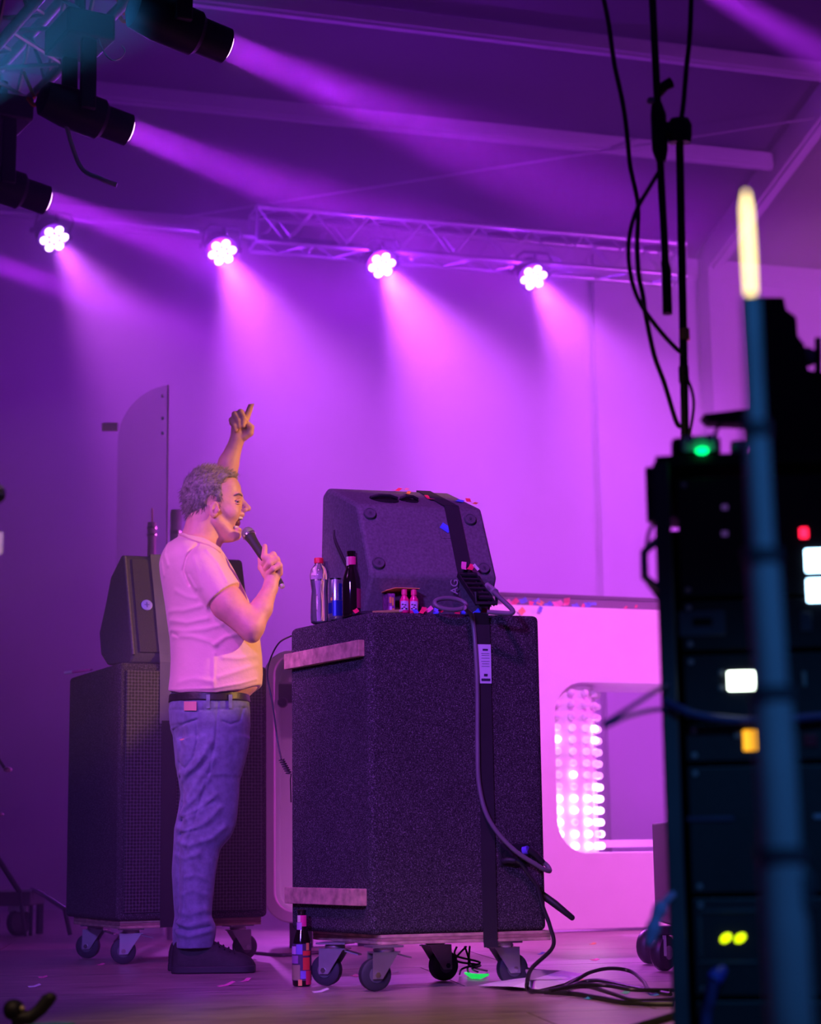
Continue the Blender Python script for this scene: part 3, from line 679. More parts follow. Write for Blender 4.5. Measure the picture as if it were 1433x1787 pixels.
# ------------------------------------------------------------------ drinks on the cabinet
def side_pt(px, back=0.05):                              # a spot on the cabinet top, a little behind its edge, in the column px
    d = ray(px, 1085); k = Vector((d.x, d.y, 0))
    if px < 648:
        det = v.x * -k.y + v.y * k.x; s = (-N.x * -k.y + -N.y * k.x) / det; b = N + v * s
    else:
        b = N + u * rear_s(px)
    return b + k.normalized() * back + Z * TOP
CLEAR = M('clear bottle plastic', (0.80, 0.84, 0.92), 0.08, trans=0.92, ior=1.3, var=0)
GLASS = M('dark bottle glass', (0.012, 0.006, 0.006), 0.08, spec=0.8, var=0)
def mm(c, d, h): return c + Z * h
def flat_rect_on_cyl(c, r, a0, a1, z0, z1, n=8, th=0.0006):
    """curved label patch on a bottle"""
    mb = MB(); vs = []; fs = []
    for i in range(n + 1):
        a = a0 + (a1 - a0) * i / n
        for rr in (r, r + th):
            for z in (z0, z1): vs.append(c + Vector((math.cos(a) * rr, math.sin(a) * rr, z)))
    for i in range(n):
        k = i * 4; j = k + 4
        fs += [(k + 2, j + 2, j + 3, k + 3), (k, k + 1, j + 1, j), (k + 1, k + 3, j + 3, j + 1), (k, j, j + 2, k + 2)]
    fs += [(0, 2, 3, 1), (n * 4, n * 4 + 1, n * 4 + 3, n * 4 + 2)]
    return mb.add(vs, fs)
# water bottle
c = side_pt(557, 0.045)
t = thing('water_bottle', 'clear plastic water bottle with red cap at the cabinet corner', 'bottle', tuple(c))
part('bottle', MB().lathe([(0.020, 0.0), (0.027, 0.004), (0.029, 0.02), (0.028, 0.07), (0.025, 0.11), (0.030, 0.15), (0.0305, 0.165), (0.026, 0.184), (0.016, 0.197), (0.0125, 0.201), (0.0125, 0.207)], 24, Matrix.Translation(c)), CLEAR, t, angle=60)
part('cap', MB().lathe([(0.0155, 0.203), (0.0155, 0.220), (0.0145, 0.2215), (0, 0.2215)], 20, Matrix.Translation(c)), M('red bottle cap', (0.75, 0.02, 0.05), 0.4), t)
part('water', MB().lathe([(0.018, 0.004), (0.025, 0.008), (0.027, 0.02), (0.026, 0.07), (0.023, 0.11), (0.027, 0.148)], 20, Matrix.Translation(c)), M('water', (0.85, 0.87, 0.95), 0.02, trans=1.0, ior=1.33, var=0), t)
# energy drink can
c = side_pt(587, 0.04)
t = thing('drink_can', 'slim silver and blue drink can between two bottles', 'can', tuple(c))
can_sil = M('can silver', (0.62, 0.64, 0.72), 0.22, 0.85, var=0.03); can_blue = M('can blue', (0.03, 0.06, 0.42), 0.25, 0.6, var=0.03)
part('body', MB().lathe([(0.020, 0.0), (0.0255, 0.006), (0.0265, 0.010), (0.0265, 0.122), (0.0235, 0.131), (0.0235, 0.134)], 28, Matrix.Translation(c)), can_sil, t)
for a0, a1, z0, z1, m_ in ((-2.0, -0.2, 0.012, 0.062, can_blue), (-3.6, -2.05, 0.020, 0.055, can_blue), (-1.2, -0.2, 0.064, 0.118, can_blue)):
    part('colour_field', flat_rect_on_cyl(c, 0.0266, a0, a1, z0, z1), m_, t)
part('rim', MB().lathe([(0.0235, 0.132), (0.0245, 0.134), (0.0245, 0.1365), (0.022, 0.1365), (0.0215, 0.133), (0, 0.133)], 28, Matrix.Translation(c)), CHROME, t)
part('emblem', flat_rect_on_cyl(c, 0.0268, -2.25, -2.02, 0.062, 0.072), M('emblem gold', (0.85, 0.55, 0.1), 0.4), t)
T = Matrix.Translation(c + Vector((-0.010, -0.0268, 0.080))) @ axes(Vector((0.92, -0.38, 0)), Z, Vector((-0.38, -0.92, 0))).to_4x4()
text('can_letter', '3', 0.016, M('red ink', (0.5, 0.02, 0.05), 0.5), T, t)
# dark beer bottle
def beer(c, name_lbl, labels, lean=0.0, h=1.0):
    t = thing('beer_bottle', name_lbl, 'bottle', tuple(c), group='dark glass bottles')
    T = Matrix.Translation(c) @ Matrix.Diagonal((1, 1, h, 1))
    part('glass', MB().lathe([(0.024, 0.0), (0.0295, 0.004), (0.0305, 0.012), (0.0305, 0.118), (0.028, 0.137), (0.0185, 0.168), (0.0145, 0.190), (0.0132, 0.222), (0.0146, 0.224), (0.0146, 0.232), (0.0128, 0.233)], 28, T), GLASS, t, angle=60)
    for nm, r, a0, a1, z0, z1, m_ in labels:
        part(nm, flat_rect_on_cyl(c, r, a0, a1, z0 * h, z1 * h), m_, t)
    return t
PINKP = M('neck paper pink', (0.85, 0.05, 0.25), 0.5); CREAM = M('label cream', (0.85, 0.75, 0.55), 0.5); REDL = M('label red', (0.75, 0.06, 0.05), 0.45)
VIOL = M('label violet', (0.22, 0.16, 0.62), 0.5); OLIVE = M('label olive', (0.36, 0.30, 0.17), 0.5); ORNG = M('label orange', (0.9, 0.45, 0.12), 0.5); DARKL = M('label dark', (0.07, 0.04, 0.10), 0.5); LILAC = M('label lilac', (0.62, 0.34, 0.68), 0.5)
c = side_pt(614, 0.055)
beer(c, 'dark beer bottle with pink neck paper on the cabinet, in front of the wedge', [('neck_label', 0.0172, -2.1, -0.6, 0.183, 0.212, PINKP), ('neck_label', 0.0172, -2.7, -2.1, 0.180, 0.212, CREAM), ('label', 0.0307, -0.95, -0.2, 0.03, 0.098, M('label wine', (0.35, 0.02, 0.10), 0.5))], h=0.93)
c = side_pt(604, 0.032)
t = thing('small_flask', 'slim dark vial with cream label between can and beer bottle', 'bottle', tuple(c))
part('glass', MB().lathe([(0.010, 0), (0.012, 0.004), (0.012, 0.108), (0.008, 0.118), (0.008, 0.124), (0, 0.124)], 18, Matrix.Translation(c)), GLASS, t)
part('label', flat_rect_on_cyl(c, 0.0122, -2.8, -0.3, 0.062, 0.102), CREAM, t); part('seal', flat_rect_on_cyl(c, 0.0126, -1.7, -0.9, 0.062, 0.074), REDL, t)
part('lower_label', flat_rect_on_cyl(c, 0.0122, -2.8, -0.3, 0.012, 0.058), M('label grey violet', (0.22, 0.18, 0.32), 0.5), t)
# carton with two little red bottles
c = side_pt(700, 0.075); cu = wu; cn = Vector((wu.y, -wu.x, 0))
t = thing('mini_bottle_carton', 'open carton of little bottles in front of the wedge', 'carton', tuple(c))
YEL = M('carton yellow', (0.75, 0.48, 0.08), 0.55, var=0.2, vscale=80)
part('base', MB().box(c + Z * 0.002 + cu * 0.006, (0.11, 0.05, 0.003), axes(cu, cn, Z)), YEL, t, smooth=False)
part('back_panel', MB().box(c - cn * 0.024 + Z * 0.040 + cu * 0.006, (0.11, 0.002, 0.076), axes(cu, cn, Z)), M('carton inside', (0.10, 0.04, 0.07), 0.6), t, smooth=False)
sp_ = part('side_panel', MB().box(c - cu * 0.045 + Z * 0.034, (0.002, 0.05, 0.064), axes(cu, cn, Z)).box(c - cu * 0.034 + cn * 0.024 + Z * 0.034, (0.024, 0.002, 0.064), axes(cu, cn, Z)), M('carton purple', (0.25, 0.06, 0.22), 0.55, var=0.4, vscale=90), t, smooth=False)
for (x, z, w_, h_, m_) in ((-0.037, 0.045, 0.007, 0.02, ORNG), (-0.029, 0.040, 0.006, 0.026, YEL), (-0.036, 0.016, 0.008, 0.018, LILAC), (-0.028, 0.012, 0.007, 0.012, YEL)):
    part('print', MB().box(c + cu * x + cn * 0.0256 + Z * z, (w_, 0.0008, h_), axes(cu, cn, Z)), m_, sp_, smooth=False)
lid = [c - cu * 0.052 + cn * 0.028 + Z * 0.074, c - cu * 0.02 + cn * 0.028 + Z * 0.0835, c + cu * 0.062 + cn * 0.026 + Z * 0.083, c + cu * 0.062 - cn * 0.026 + Z * 0.083, c - cu * 0.052 - cn * 0.026 + Z * 0.074]
part('lid', MB().hexa(lid, [p + Z * 0.0025 for p in lid]), ORNG, t, smooth=False)
PINKB = M('pink bottle', (0.9, 0.02, 0.20), 0.25, coat=0.5)
for k, x in enumerate((0.012, 0.044)):
    b0 = c + cu * x + cn * 0.018 + Z * 0.004
    t2 = thing('mini_bottle', ['little pink bottle in the carton, beside the yellow print', 'little pink bottle at the open end of the carton'][k], 'bottle', tuple(b0), group='little pink bottles')
    part('bottle', MB().lathe([(0.013, 0), (0.0152, 0.003), (0.0152, 0.040), (0.0140, 0.045), (0.0078, 0.057), (0.0078, 0.060)], 16, Matrix.Translation(b0)), PINKB, t2)
    part('cap', MB().lathe([(0.0095, 0.059), (0.0095, 0.077), (0, 0.077)], 14, Matrix.Translation(b0)), M('pink cap', (0.9, 0.06, 0.22), 0.4), t2)
    lb = part('label', flat_rect_on_cyl(b0, 0.0154, -2.4, -0.75, 0.009, 0.038), M('mini label', (0.62, 0.45, 0.72), 0.5), t2)
    for dz, a in ((0.027, -1.9), (0.025, -1.4), (0.018, -1.6), (0.014, -2.0), (0.013, -1.2)):
        part('lettering', flat_rect_on_cyl(b0, 0.0162, a - 0.2, a + 0.2, dz - 0.002, dz + 0.002, 3), INK, lb)
# marker pen
t = thing('marker_pen', 'dark marker pen with yellow barrel lying in front of the carton', 'pen', tuple(side_pt(660, 0.035)))
a, b = side_pt(617, 0.03) + Z * 0.007, side_pt(706, 0.02) + Z * 0.007
part('barrel', MB().tube([a.lerp(b, 0.36), a.lerp(b, 0.94)], 0.006, 10), M('marker yellow', (0.36, 0.33, 0.08), 0.5), t)
part('cap', MB().tube([a, a.lerp(b, 0.40)], 0.007, 10), BLACK, t)
part('tip', MB().tube([a.lerp(b, 0.94), b], [0.006, 0.002], 10), M('marker tip', (0.6, 0.5, 0.4), 0.6), t)

# beer bottle on the deck
c = G(527, 1721)
beer(c, 'beer bottle with bright patchwork labels standing on the deck', [
    ('neck_label', 0.0172, -1.75, -0.5, 0.182, 0.216, M('neck magenta', (0.85, 0.05, 0.3), 0.5)), ('neck_label', 0.0172, -2.4, -1.75, 0.195, 0.216, CREAM), ('neck_label', 0.0180, -2.5, -1.5, 0.172, 0.194, LILAC),
    ('label', 0.0307, -3.1, -0.1, 0.018, 0.130, DARKL), ('label_patch', 0.0314, -2.1, -1.45, 0.098, 0.128, VIOL), ('label_patch', 0.0314, -2.9, -2.15, 0.098, 0.122, LILAC),
    ('label_patch', 0.0314, -1.05, -0.7, 0.110, 0.132, ORNG), ('label_patch', 0.0314, -1.4, -0.5, 0.094, 0.108, REDL), ('label_patch', 0.0314, -2.9, -1.9, 0.070, 0.094, M('label mauve', (0.34, 0.15, 0.4), 0.5)),
    ('label_patch', 0.0314, -3.0, -1.7, 0.020, 0.066, OLIVE), ('label_patch', 0.0314, -1.4, -0.6, 0.050, 0.088, REDL), ('label_patch', 0.0314, -1.65, -1.1, 0.024, 0.048, VIOL), ('label_patch', 0.0314, -1.1, -0.4, 0.006, 0.048, M('label crimson', (0.6, 0.03, 0.1), 0.45)),
    ('label_patch', 0.0314, -1.9, -1.5, 0.003, 0.022, ORNG)], h=1.03)
# marker on the far cabinet
t = thing('marker_pen', 'pink and white marker pen lying on the dark cabinet edge behind the singer', 'pen', tuple(N2 + v2 * 0.5 + Z * TOP))
a, b = P(114, 1165.5, 8.02), P(162, 1165, 7.88); a.z = b.z = TOP + 0.007
part('cap', MB().tube([a, a.lerp(b, 0.28)], 0.007, 10), M('pen cap white', (0.9, 0.7, 0.75), 0.4), t)
part('barrel', MB().tube([a.lerp(b, 0.28), a.lerp(b, 0.93)], [0.006, 0.005], 10), M('pen pink', (0.85, 0.1, 0.45), 0.4), t)
part('tip', MB().tube([a.lerp(b, 0.93), b], [0.005, 0.0015], 8), M('pen tip', (0.5, 0.1, 0.3), 0.5), t)

# ------------------------------------------------------------------ confetti, every scrap a thing
CF = {'red': M('confetti red', (0.9, 0.03, 0.12), 0.45), 'blue': M('confetti blue', (0.08, 0.16, 0.85), 0.45), 'orange': M('confetti orange', (0.95, 0.35, 0.08), 0.45),
      'pink': M('confetti pink', (0.9, 0.2, 0.45), 0.45), 'white': M('confetti pale', (0.8, 0.75, 0.8), 0.45), 'teal': M('confetti teal', (0.05, 0.5, 0.6), 0.45), 'green': M('confetti green', (0.1, 0.7, 0.2), 0.45)}
def scrap(p, col, w_, h_, n, where, spin=0.0, bend=0.2):
    n = Vector(n).normalized(); a = n.orthogonal().normalized(); a = Matrix.Rotation(spin, 3, n) @ a; b = n.cross(a)
    p = Vector(p) + n * 0.0012
    vs = []
    for i, x in enumerate((-1, 0, 1)):
        for y in (-1, 1):
            for th in (0.0, 0.0007): vs.append(p + a * (x * w_ / 2) + b * (y * h_ / 2) + n * (bend * w_ * (0.5 if i != 1 else 0.0) + th))
    fs = []
    for i in (0, 4):
        fs += [(i, i + 4, i + 6, i + 2), (i + 1, i + 3, i + 7, i + 5), (i, i + 1, i + 5, i + 4), (i + 2, i + 6, i + 7, i + 3)]
    fs += [(0, 2, 3, 1), (8, 9, 11, 10)]
    o = solo('confetti', MB().add(vs, fs), CF[col], '%s confetti scrap %s' % (col, where), 'confetti', 'confetti scraps', smooth=False)
    return o
def topface(px, py):                                     # point of the wedge's top face in the ray of a pixel
    d = ray(px, py); k = (ta - CAM).dot(tn) / d.dot(tn); return CAM + d * k
def slope(px, py):
    d = ray(px, py); k = (pa - CAM).dot(sn) / d.dot(sn); return CAM + d * k
cf = [(topface(693, 857), 'red', .05, .014, tn, 'lying long across the back of the wedge top', 0.3), (topface(712, 862), 'orange', .04, .012, tn, 'beside the hand hole of the wedge', 0.5),
      (topface(708, 855), 'pink', .026, .014, tn, 'at the rear edge of the wedge top', 0.1), (topface(749, 871), 'red', .055, .014, tn, 'right beside the strap on the wedge top', 1.2),
      (topface(802, 876), 'blue', .030, .024, tn, 'at the right end of the wedge top', 0.4), (topface(818, 876), 'red', .05, .016, tn, 'overlapping blue paper at the wedge end', 0.9), (topface(828, 880), 'orange', .028, .014, tn, 'at the upper right corner of the wedge', 0.2),
      (slope(777, 922), 'blue', .024, .034, sn, 'tucked under the strap on the sloping panel', 0.2)]
for p_, c_, w_, h_, n_, wh, sp__ in cf: scrap(p_, c_, w_, h_, n_, wh, sp__)
bt = low_edge + bn * 0.02
scrap(bt - wu * 0.012 + Z * 0.012, 'pink', .035, .016, (0.2, -0.8, 0.6), 'curled on top of the strap buckle', 0.6, 0.5)
scrap(bt + wu * 0.014 + Z * 0.012, 'red', .03, .018, (0, -0.7, 0.7), 'lying on the buckle beside a pink curl', 0.2)
scrap(bt + wu * 0.030 + Z * 0.014, 'white', .012, .024, (0.5, -0.8, 0.3), 'standing at the right of the buckle', 0.0)
rows = [(742, 'red', .026), (752, 'pink', .03), (765, 'blue', .03), (776, 'red', .022), (803, 'red', .02), (812, 'blue', .034), (838, 'blue', .026), (850, 'red', .022), (728, 'blue', .018), (622, 'red', .016)]
for k, (px, c_, w_) in enumerate(rows):
    wh = ['under the cable loop at its left', 'leaning on the cable loop', 'flat below the cable loop', 'inside the cable loop', 'left of the buckle handle', 'touching the cable loop end', 'inside the buckle handle, left', 'inside the buckle handle, right', 'right of the pink bottles', 'beside the beer bottle foot'][k]
    n_ = (random.uniform(-.4, .4), -0.8, 0.6)
    scrap(side_pt(px, 0.012 + 0.012 * (k % 3)) + Z * (0.007 + 0.004 * (k % 2)), c_, w_, 0.018, n_, wh, random.uniform(-.6, .6))
scrap(rear_pt(839, 1084, 0.004), 'red', .016, .010, nrm_r, 'on the carpet just under the buckle', 1.0, 0.1)
# scraps on the deck
deckc = [((1035, 1648), 'orange', .03, 'on the bright deck in front of the booth'), ((1038, 1676), 'red', .035, 'on the deck by the cable arch'), ((945, 1665), 'blue', .03, 'on the deck right of the cabinet'), ((1028, 1743), 'teal', .03, 'under the lowest floor cable'),
         ((996, 1735), 'blue', .028, 'touching the floor cables near the paper'), ((1091, 1734), 'green', .03, 'standing among the floor cables'), ((1140, 1737), 'teal', .03, 'at the rack end of the cable pile'), ((1018, 1713), 'orange', .026, 'at the edge of the paper sheet'),
         ((620, 1704), 'red', .035, 'under the wheeled board near the front caster'), ((176, 1684), 'pink', .03, 'on the deck below the far casters'), ((245, 1674), 'white', .02, 'on the deck between far casters and shoes'), ((560, 1731), 'white', .05, 'flat on the deck right of the beer bottle'),
         ((60, 1722), 'white', .04, 'on the deck near the left edge'), ((75, 1706), 'pink', .03, 'on the open deck left of the shoes'), ((690, 1697), 'white', .02, 'under the middle of the wheeled board'), ((395, 1720), 'pink', .06, 'on the deck in front of the shoes'), ((430, 1712), 'pink', .04, 'at the toe of the shoes')]
for (px, py), c_, w_, wh in deckc: scrap(G(px, py, 0.001), c_, w_, 0.02, (random.uniform(-.15, .15), -0.2, 1), wh, random.uniform(-.5, .5), 0.15)
# ------------------------------------------------------------------ white booth with the bulb column
BW0 = G(965, 1628); BW1 = G(1150, 1622)
bd = (BW1 - BW0); bd.z = 0; bd.normalize(); bnrm = Vector((bd.y, -bd.x, 0))           # along the facade, towards the audience
BH = P(965, 1057, BW0.y).z
def bpt(px, py, out=0.0):                                # facade plane in the ray of a pixel
    d = ray(px, py); k = (BW0 - CAM).dot(bnrm) / d.dot(bnrm); return CAM + d * k + bnrm * out
def bs(p): return (p - BW0).dot(bd)
s_left, s_right = bs(bpt(700, 1500)), bs(bpt(1560, 1500))
booth = thing('booth', 'white booth with a rounded opening lined with glowing bulbs', 'booth', (BW0.x, BW0.y, 0))
# facade: a slab with a round-cornered opening, built as a bridge between two outlines
hl, hr = bs(bpt(971, 1340)), bs(bpt(1480, 1340)); hb, ht = bpt(1060, 1488).z, bpt(1060, 1192).z
rad = 0.17; TH = 0.10
def rrect(a, b, z0, z1, r, n=8):
    o = []
    for cx, cz, q0 in ((b - r, z0 + r, -PI / 2), (b - r, z1 - r, 0), (a + r, z1 - r, PI / 2), (a + r, z0 + r, PI)):
        for i in range(n + 1):
            q = q0 + PI / 2 * i / n; o.append((cx + r * math.cos(q), cz + r * math.sin(q)))
    return o
inner = rrect(hl, hr, hb, ht, rad)
def proj_out(x, z):                                      # outline of the slab, one point for each point of the opening
    cx, cz = (hl + hr) / 2, (hb + ht) / 2
    dx, dz = x - cx, z - cz
    k = []
    if dx > 1e-6: k.append((s_right - cx) / dx)
    if dx < -1e-6: k.append((s_left - cx) / dx)
    if dz > 1e-6: k.append((BH - cz) / dz)
    if dz < -1e-6: k.append((0.012 - cz) / dz)
    m = min(k); return (cx + dx * m, cz + dz * m)
pts_in = []; pts_out = []
for x, z in inner: pts_in.append((x, z)); pts_out.append(proj_out(x, z))
# corners of the slab must be part of the outline
for cx_, cz_ in ((s_right, 0.012), (s_right, BH), (s_left, BH), (s_left, 0.012)):
    i = min(range(len(pts_out)), key=lambda k: (pts_out[k][0] - cx_) ** 2 + (pts_out[k][1] - cz_) ** 2); pts_out[i] = (cx_, cz_)
def b3(x, z, out): return BW0 + bd * x + bnrm * out + Z * z
n_ = len(pts_in); mb = MB(); vs_ = []
for out in (0.0, -TH):
    for x, z in pts_out: vs_.append(b3(x, z, out))
    for x, z in pts_in: vs_.append(b3(x, z, out))
fs_ = []
for i in range(n_):
    j = (i + 1) % n_
    fs_ += [(i, j, n_ + j, n_ + i), (2 * n_ + j, 2 * n_ + i, 3 * n_ + i, 3 * n_ + j), (n_ + i, n_ + j, 3 * n_ + j, 3 * n_ + i), (j, i, 2 * n_ + i, 2 * n_ + j)]
mb.add(vs_, fs_)
part('facade', mb, WHITE, booth, bevel=0.004, bseg=2, angle=30)
part('ceiling_lining', MB().box(b3((hl + hr) / 2 + 0.05, ht + 0.006, -TH - 0.22), (hr - hl - 0.2, 0.44, 0.012), axes(bd, bnrm, Z)), WHITE, booth, smooth=False)
part('sill_box', MB().box(b3((hl + hr) / 2 + 0.15, hb - 0.03, -TH - 0.3), (hr - hl - 0.3, 0.5, 0.06), axes(bd, bnrm, Z)), WHITE, booth, smooth=False, bevel=0.006)
part('rail', MB().box(b3((hl + hr) / 2 + 0.1, hb + 0.045, -TH - 0.5), (hr - hl - 0.4, 0.04, 0.04), axes(bd, bnrm, Z)), WHITE, booth, smooth=False, bevel=0.004)
part('table_top', MB().box(b3((s_left + s_right) / 2, BH - 0.05, -TH - 0.36), (s_right - s_left - 0.02, 0.70, 0.05), axes(bd, bnrm, Z)), WHITE, booth, smooth=False, bevel=0.004)
# bulb column: a convex curved board
ncol, nrow = 6, 14
def colpath(a):                                          # a in 0..1 along the curved board, returns point on plan and normal
    R_ = 0.25; flat = 0.12; arc = R_ * math.radians(92); L = flat + arc; s = a * L
    x0 = hl - 0.02
    if s < flat: return (x0 + s, -TH + 0.055), (0, 1)
    q = (s - flat) / R_; return (x0 + flat + R_ * math.sin(q), -TH + 0.055 - R_ * (1 - math.cos(q))), (math.sin(q), math.cos(q))
mb = MB(); vs_ = []; fs_ = []; kk = 20
for i in range(kk + 1):
    (x, o), n = colpath(i / kk)
    for dd in (0.0, -0.02):
        for z in (hb + 0.002, ht - 0.012): vs_.append(b3(x + n[0] * dd, z, o + n[1] * dd))
for i in range(kk):
    k = 4 * i; fs_ += [(k, k + 4, k + 5, k + 1), (k + 2, k + 3, k + 7, k + 6), (k + 1, k + 5, k + 7, k + 3), (k, k + 2, k + 6, k + 4)]
fs_ += [(0, 1, 3, 2), (4 * kk, 4 * kk + 2, 4 * kk + 3, 4 * kk + 1)]
board = part('bulb_board', mb.add(vs_, fs_), WHITE, booth)
bulb_mats = [M('bulb glow %d' % k, (0.9, 0.8, 0.95), 0.2, var=0, emis=(1.0, 0.62, 1.0), estr=e_) for k, e_ in enumerate((0.03, 0.55, 4.5))]
bm_ = {}
for i in range(ncol):
    for j in range(nrow):
        (x, o), n = colpath(0.09 + 0.165 * i)
        zz = hb + 0.035 + (ht - hb - 0.085) * j / (nrow - 1)
        if j > nrow - 4: lev = 0
        elif (j < 5 and (i + 2 * j) % 5) or (i, j) in ((3, 10), (3, 9), (0, 9), (1, 6), (3, 5), (4, 5), (3, 4), (2, 4)): lev = 2
        else: lev = 1
        if i >= 4 and j < 6: lev = 2
        key = lev
        if key not in bm_:
            o_ = part('bulb', MB().lathe([(0.015, 0.0), (0.017, 0.004), (0.0195, 0.014), (0.0175, 0.025), (0.010, 0.033), (0, 0.035)], 12), bulb_mats[lev], board, local=True); bm_[key] = o_.data
        else:
            o_ = bpy.data.objects.new('bulb', bm_[key]); COL.objects.link(o_); o_.parent = board
        o_.matrix_local = WM[board.name].inverted() @ frame_at(b3(x, zz, o), bd * n[0] + bnrm * n[1]); WM[o_.name] = WM[board.name]
# the round-cornered wing towards the singer
wing_Y = 8.55
wl = P(459, 1370, wing_Y).x; wb = P(480, 1612, wing_Y).z; wt = P(480, 1133, wing_Y).z; wr = P(700, 1400, wing_Y).x
def wpt(x, z, dy): return Vector((x, wing_Y + (x - wl) * 0.25 + dy, z))
outl = rrect(wl, wr, wb, wt, 0.13); inl = rrect(wl + 0.052, wr - 0.05, wb + 0.052, wt - 0.025, 0.085)
n_ = len(outl); vs_ = [wpt(x, z, 0) for x, z in outl] + [wpt(x, z, 0) for x, z in inl] + [wpt(x, z, 0.34) for x, z in outl] + [wpt(x, z, 0.30) for x, z in inl]
fs_ = []
for i in range(n_):
    j = (i + 1) % n_
    fs_ += [(i, j, n_ + j, n_ + i), (n_ + i, n_ + j, 3 * n_ + j, 3 * n_ + i), (j, i, 2 * n_ + i, 2 * n_ + j)]
fs_ += [tuple(3 * n_ + i for i in range(n_)), tuple(2 * n_ + i for i in range(n_))[::-1]]
part('wing', MB().add(vs_, fs_), WHITE, booth, bevel=0.006, bseg=2, angle=30)
part('wing_shelf', MB().box(wpt((wl + wr) / 2 + 0.02, wt - 0.135, 0.14), (wr - wl - 0.11, 0.26, 0.02), axes(Vector((1, .25, 0)).normalized(), Vector((.25, -1, 0)).normalized(), Z)), WHITE, booth, smooth=False)
cl = part('clamp_box', MB().box(wpt(wl + 0.115, P(490, 1208, wing_Y).z, 0.05), (0.10, 0.05, 0.085)), BLACK, booth, bevel=0.006)
part('clamp_knob', MB().lathe([(0.02, 0), (0.024, 0.01), (0.02, 0.03), (0, 0.03)], 14, frame_at(wpt(wl + 0.085, P(490, 1225, wing_Y).z, 0.03), (0, -1, 0))), BLACK, cl)
for s in (-1, 1):
    part('wing_foot', MB().box(wpt((wl + wr) / 2 + s * 0.15, wb / 2, 0.17), (0.10, 0.10, wb + 0.01)), BLACK, booth, smooth=False)
# the flat dark case on the booth
dk = thing('equipment_case', 'long low dark case lying on top of the white booth', 'case', tuple(b3(0, BH, -0.3)))
c0, c1 = bs(bpt(820, 1200)), bs(bpt(1300, 1200)); hh_ = bpt(1000, 1031).z - BH
part('body', MB().box(b3((c0 + c1) / 2, BH + hh_ * 0.36, -0.30), (c1 - c0, 0.36, hh_ * 0.7), axes(bd, bnrm, Z)), M('case grey violet', (0.10, 0.085, 0.11), 0.5), dk, bevel=0.006)
part('lid', MB().box(b3((c0 + c1) / 2, BH + hh_ * 0.82, -0.30), (c1 - c0 + 0.02, 0.38, hh_ * 0.26), axes(bd, bnrm, Z)), BLACK, dk, bevel=0.006)
for k, (px, c_, w_) in enumerate([(888, 'pink', .05), (905, 'red', .05), (918, 'blue', .04), (936, 'red', .04), (947, 'orange', .03), (944, 'blue', .04), (962, 'blue', .04), (980, 'pink', .06), (994, 'red', .05), (1012, 'blue', .035), (1030, 'blue', .03), (1043, 'blue', .02), (1022, 'red', .03), (1100, 'red', .02), (1115, 'red', .02)]):
    wh = ['leftmost on the booth edge', 'on the booth edge next to the wedge', 'beside red paper on the booth edge', 'below the case on the booth edge', 'highest on the booth edge', 'under the orange scrap on the booth edge', 'left of the pink heap on the booth', 'forming a heap on the booth edge', 'beside the pink heap on the booth', 'right of the pink heap on the booth', 'alone on the booth edge', 'small and last of the blue ones on the booth', 'between two blue ones on the booth', 'tiny, on the booth edge near the rack', 'tiny, nearest the rack on the booth edge'][k]
    s = bs(bpt(px, 1057)); scrap(b3(s, BH + 0.008 + 0.008 * (k % 3) * (0.5 if k > 11 else 1), -0.03 - 0.02 * (k % 2)), c_, w_, 0.035 if k < 12 else 0.015, (random.uniform(-.5, .5), -0.8, 0.6), wh, random.uniform(-.7, .7), 0.3)
scrap(bpt(909, 1067, 0.012), 'orange', .035, .03, bnrm, 'stuck to the top of the white facade', 0.0, 0.05)
scrap(bpt(941, 1064, 0.012), 'blue', .03, .02, bnrm, 'hanging over the top of the white facade', 0.5, 0.2)
# ------------------------------------------------------------------ things at the back of the stage
ACR = M('clear acrylic', (0.85, 0.82, 0.95), 0.08, var=0, spec=0.8); 
b = ACR.node_tree.nodes['Principled BSDF']; b.inputs['Alpha'].default_value = 0.22
YB = 10.2
sh = thing('drum_shield', 'clear acrylic shield with a quarter-round corner glinting above the left wedge', 'shield', tuple(G(250, 1630)))
c_ = P(293, 762, YB); r_ = (P(293, 762, YB) - P(293, 672, YB)).length
bulge = lambda q: 0.0
arc = [c_ + Vector((-r_ * math.cos(q), 0.10 * math.cos(q), r_ * math.sin(q))) for q in [PI / 2 * k / 14 for k in range(15)]]
ol = arc + [Vector((c_.x, c_.y, 0.01)), Vector((c_.x - r_, c_.y + 0.10, 0.01))]
part('panel', MB().prism(ol[::-1], (0, 0, 0), (0, 0.008, 0)), ACR, sh)
part('edge_strip', MB().box((c_.x, c_.y - 0.004, (c_.z + r_) / 2), (0.010, 0.014, c_.z + r_)), M('frosted strip', (0.9, 0.8, 0.98), 0.3), sh, smooth=False)
for py in (691, 730, 756):
    part('bolt', MB().lathe([(0.011, 0), (0.009, 0.007), (0, 0.008)], 10, frame_at(P(284, py, YB - 0.005), (0, -1, 0))), CHROME, sh)
part('side_tab', MB().box(P(192, 745, YB + 0.12), (0.09, 0.015, 0.05)), M('pale tab', (0.95, 0.9, 0.97), 0.25), sh, bevel=0.006)

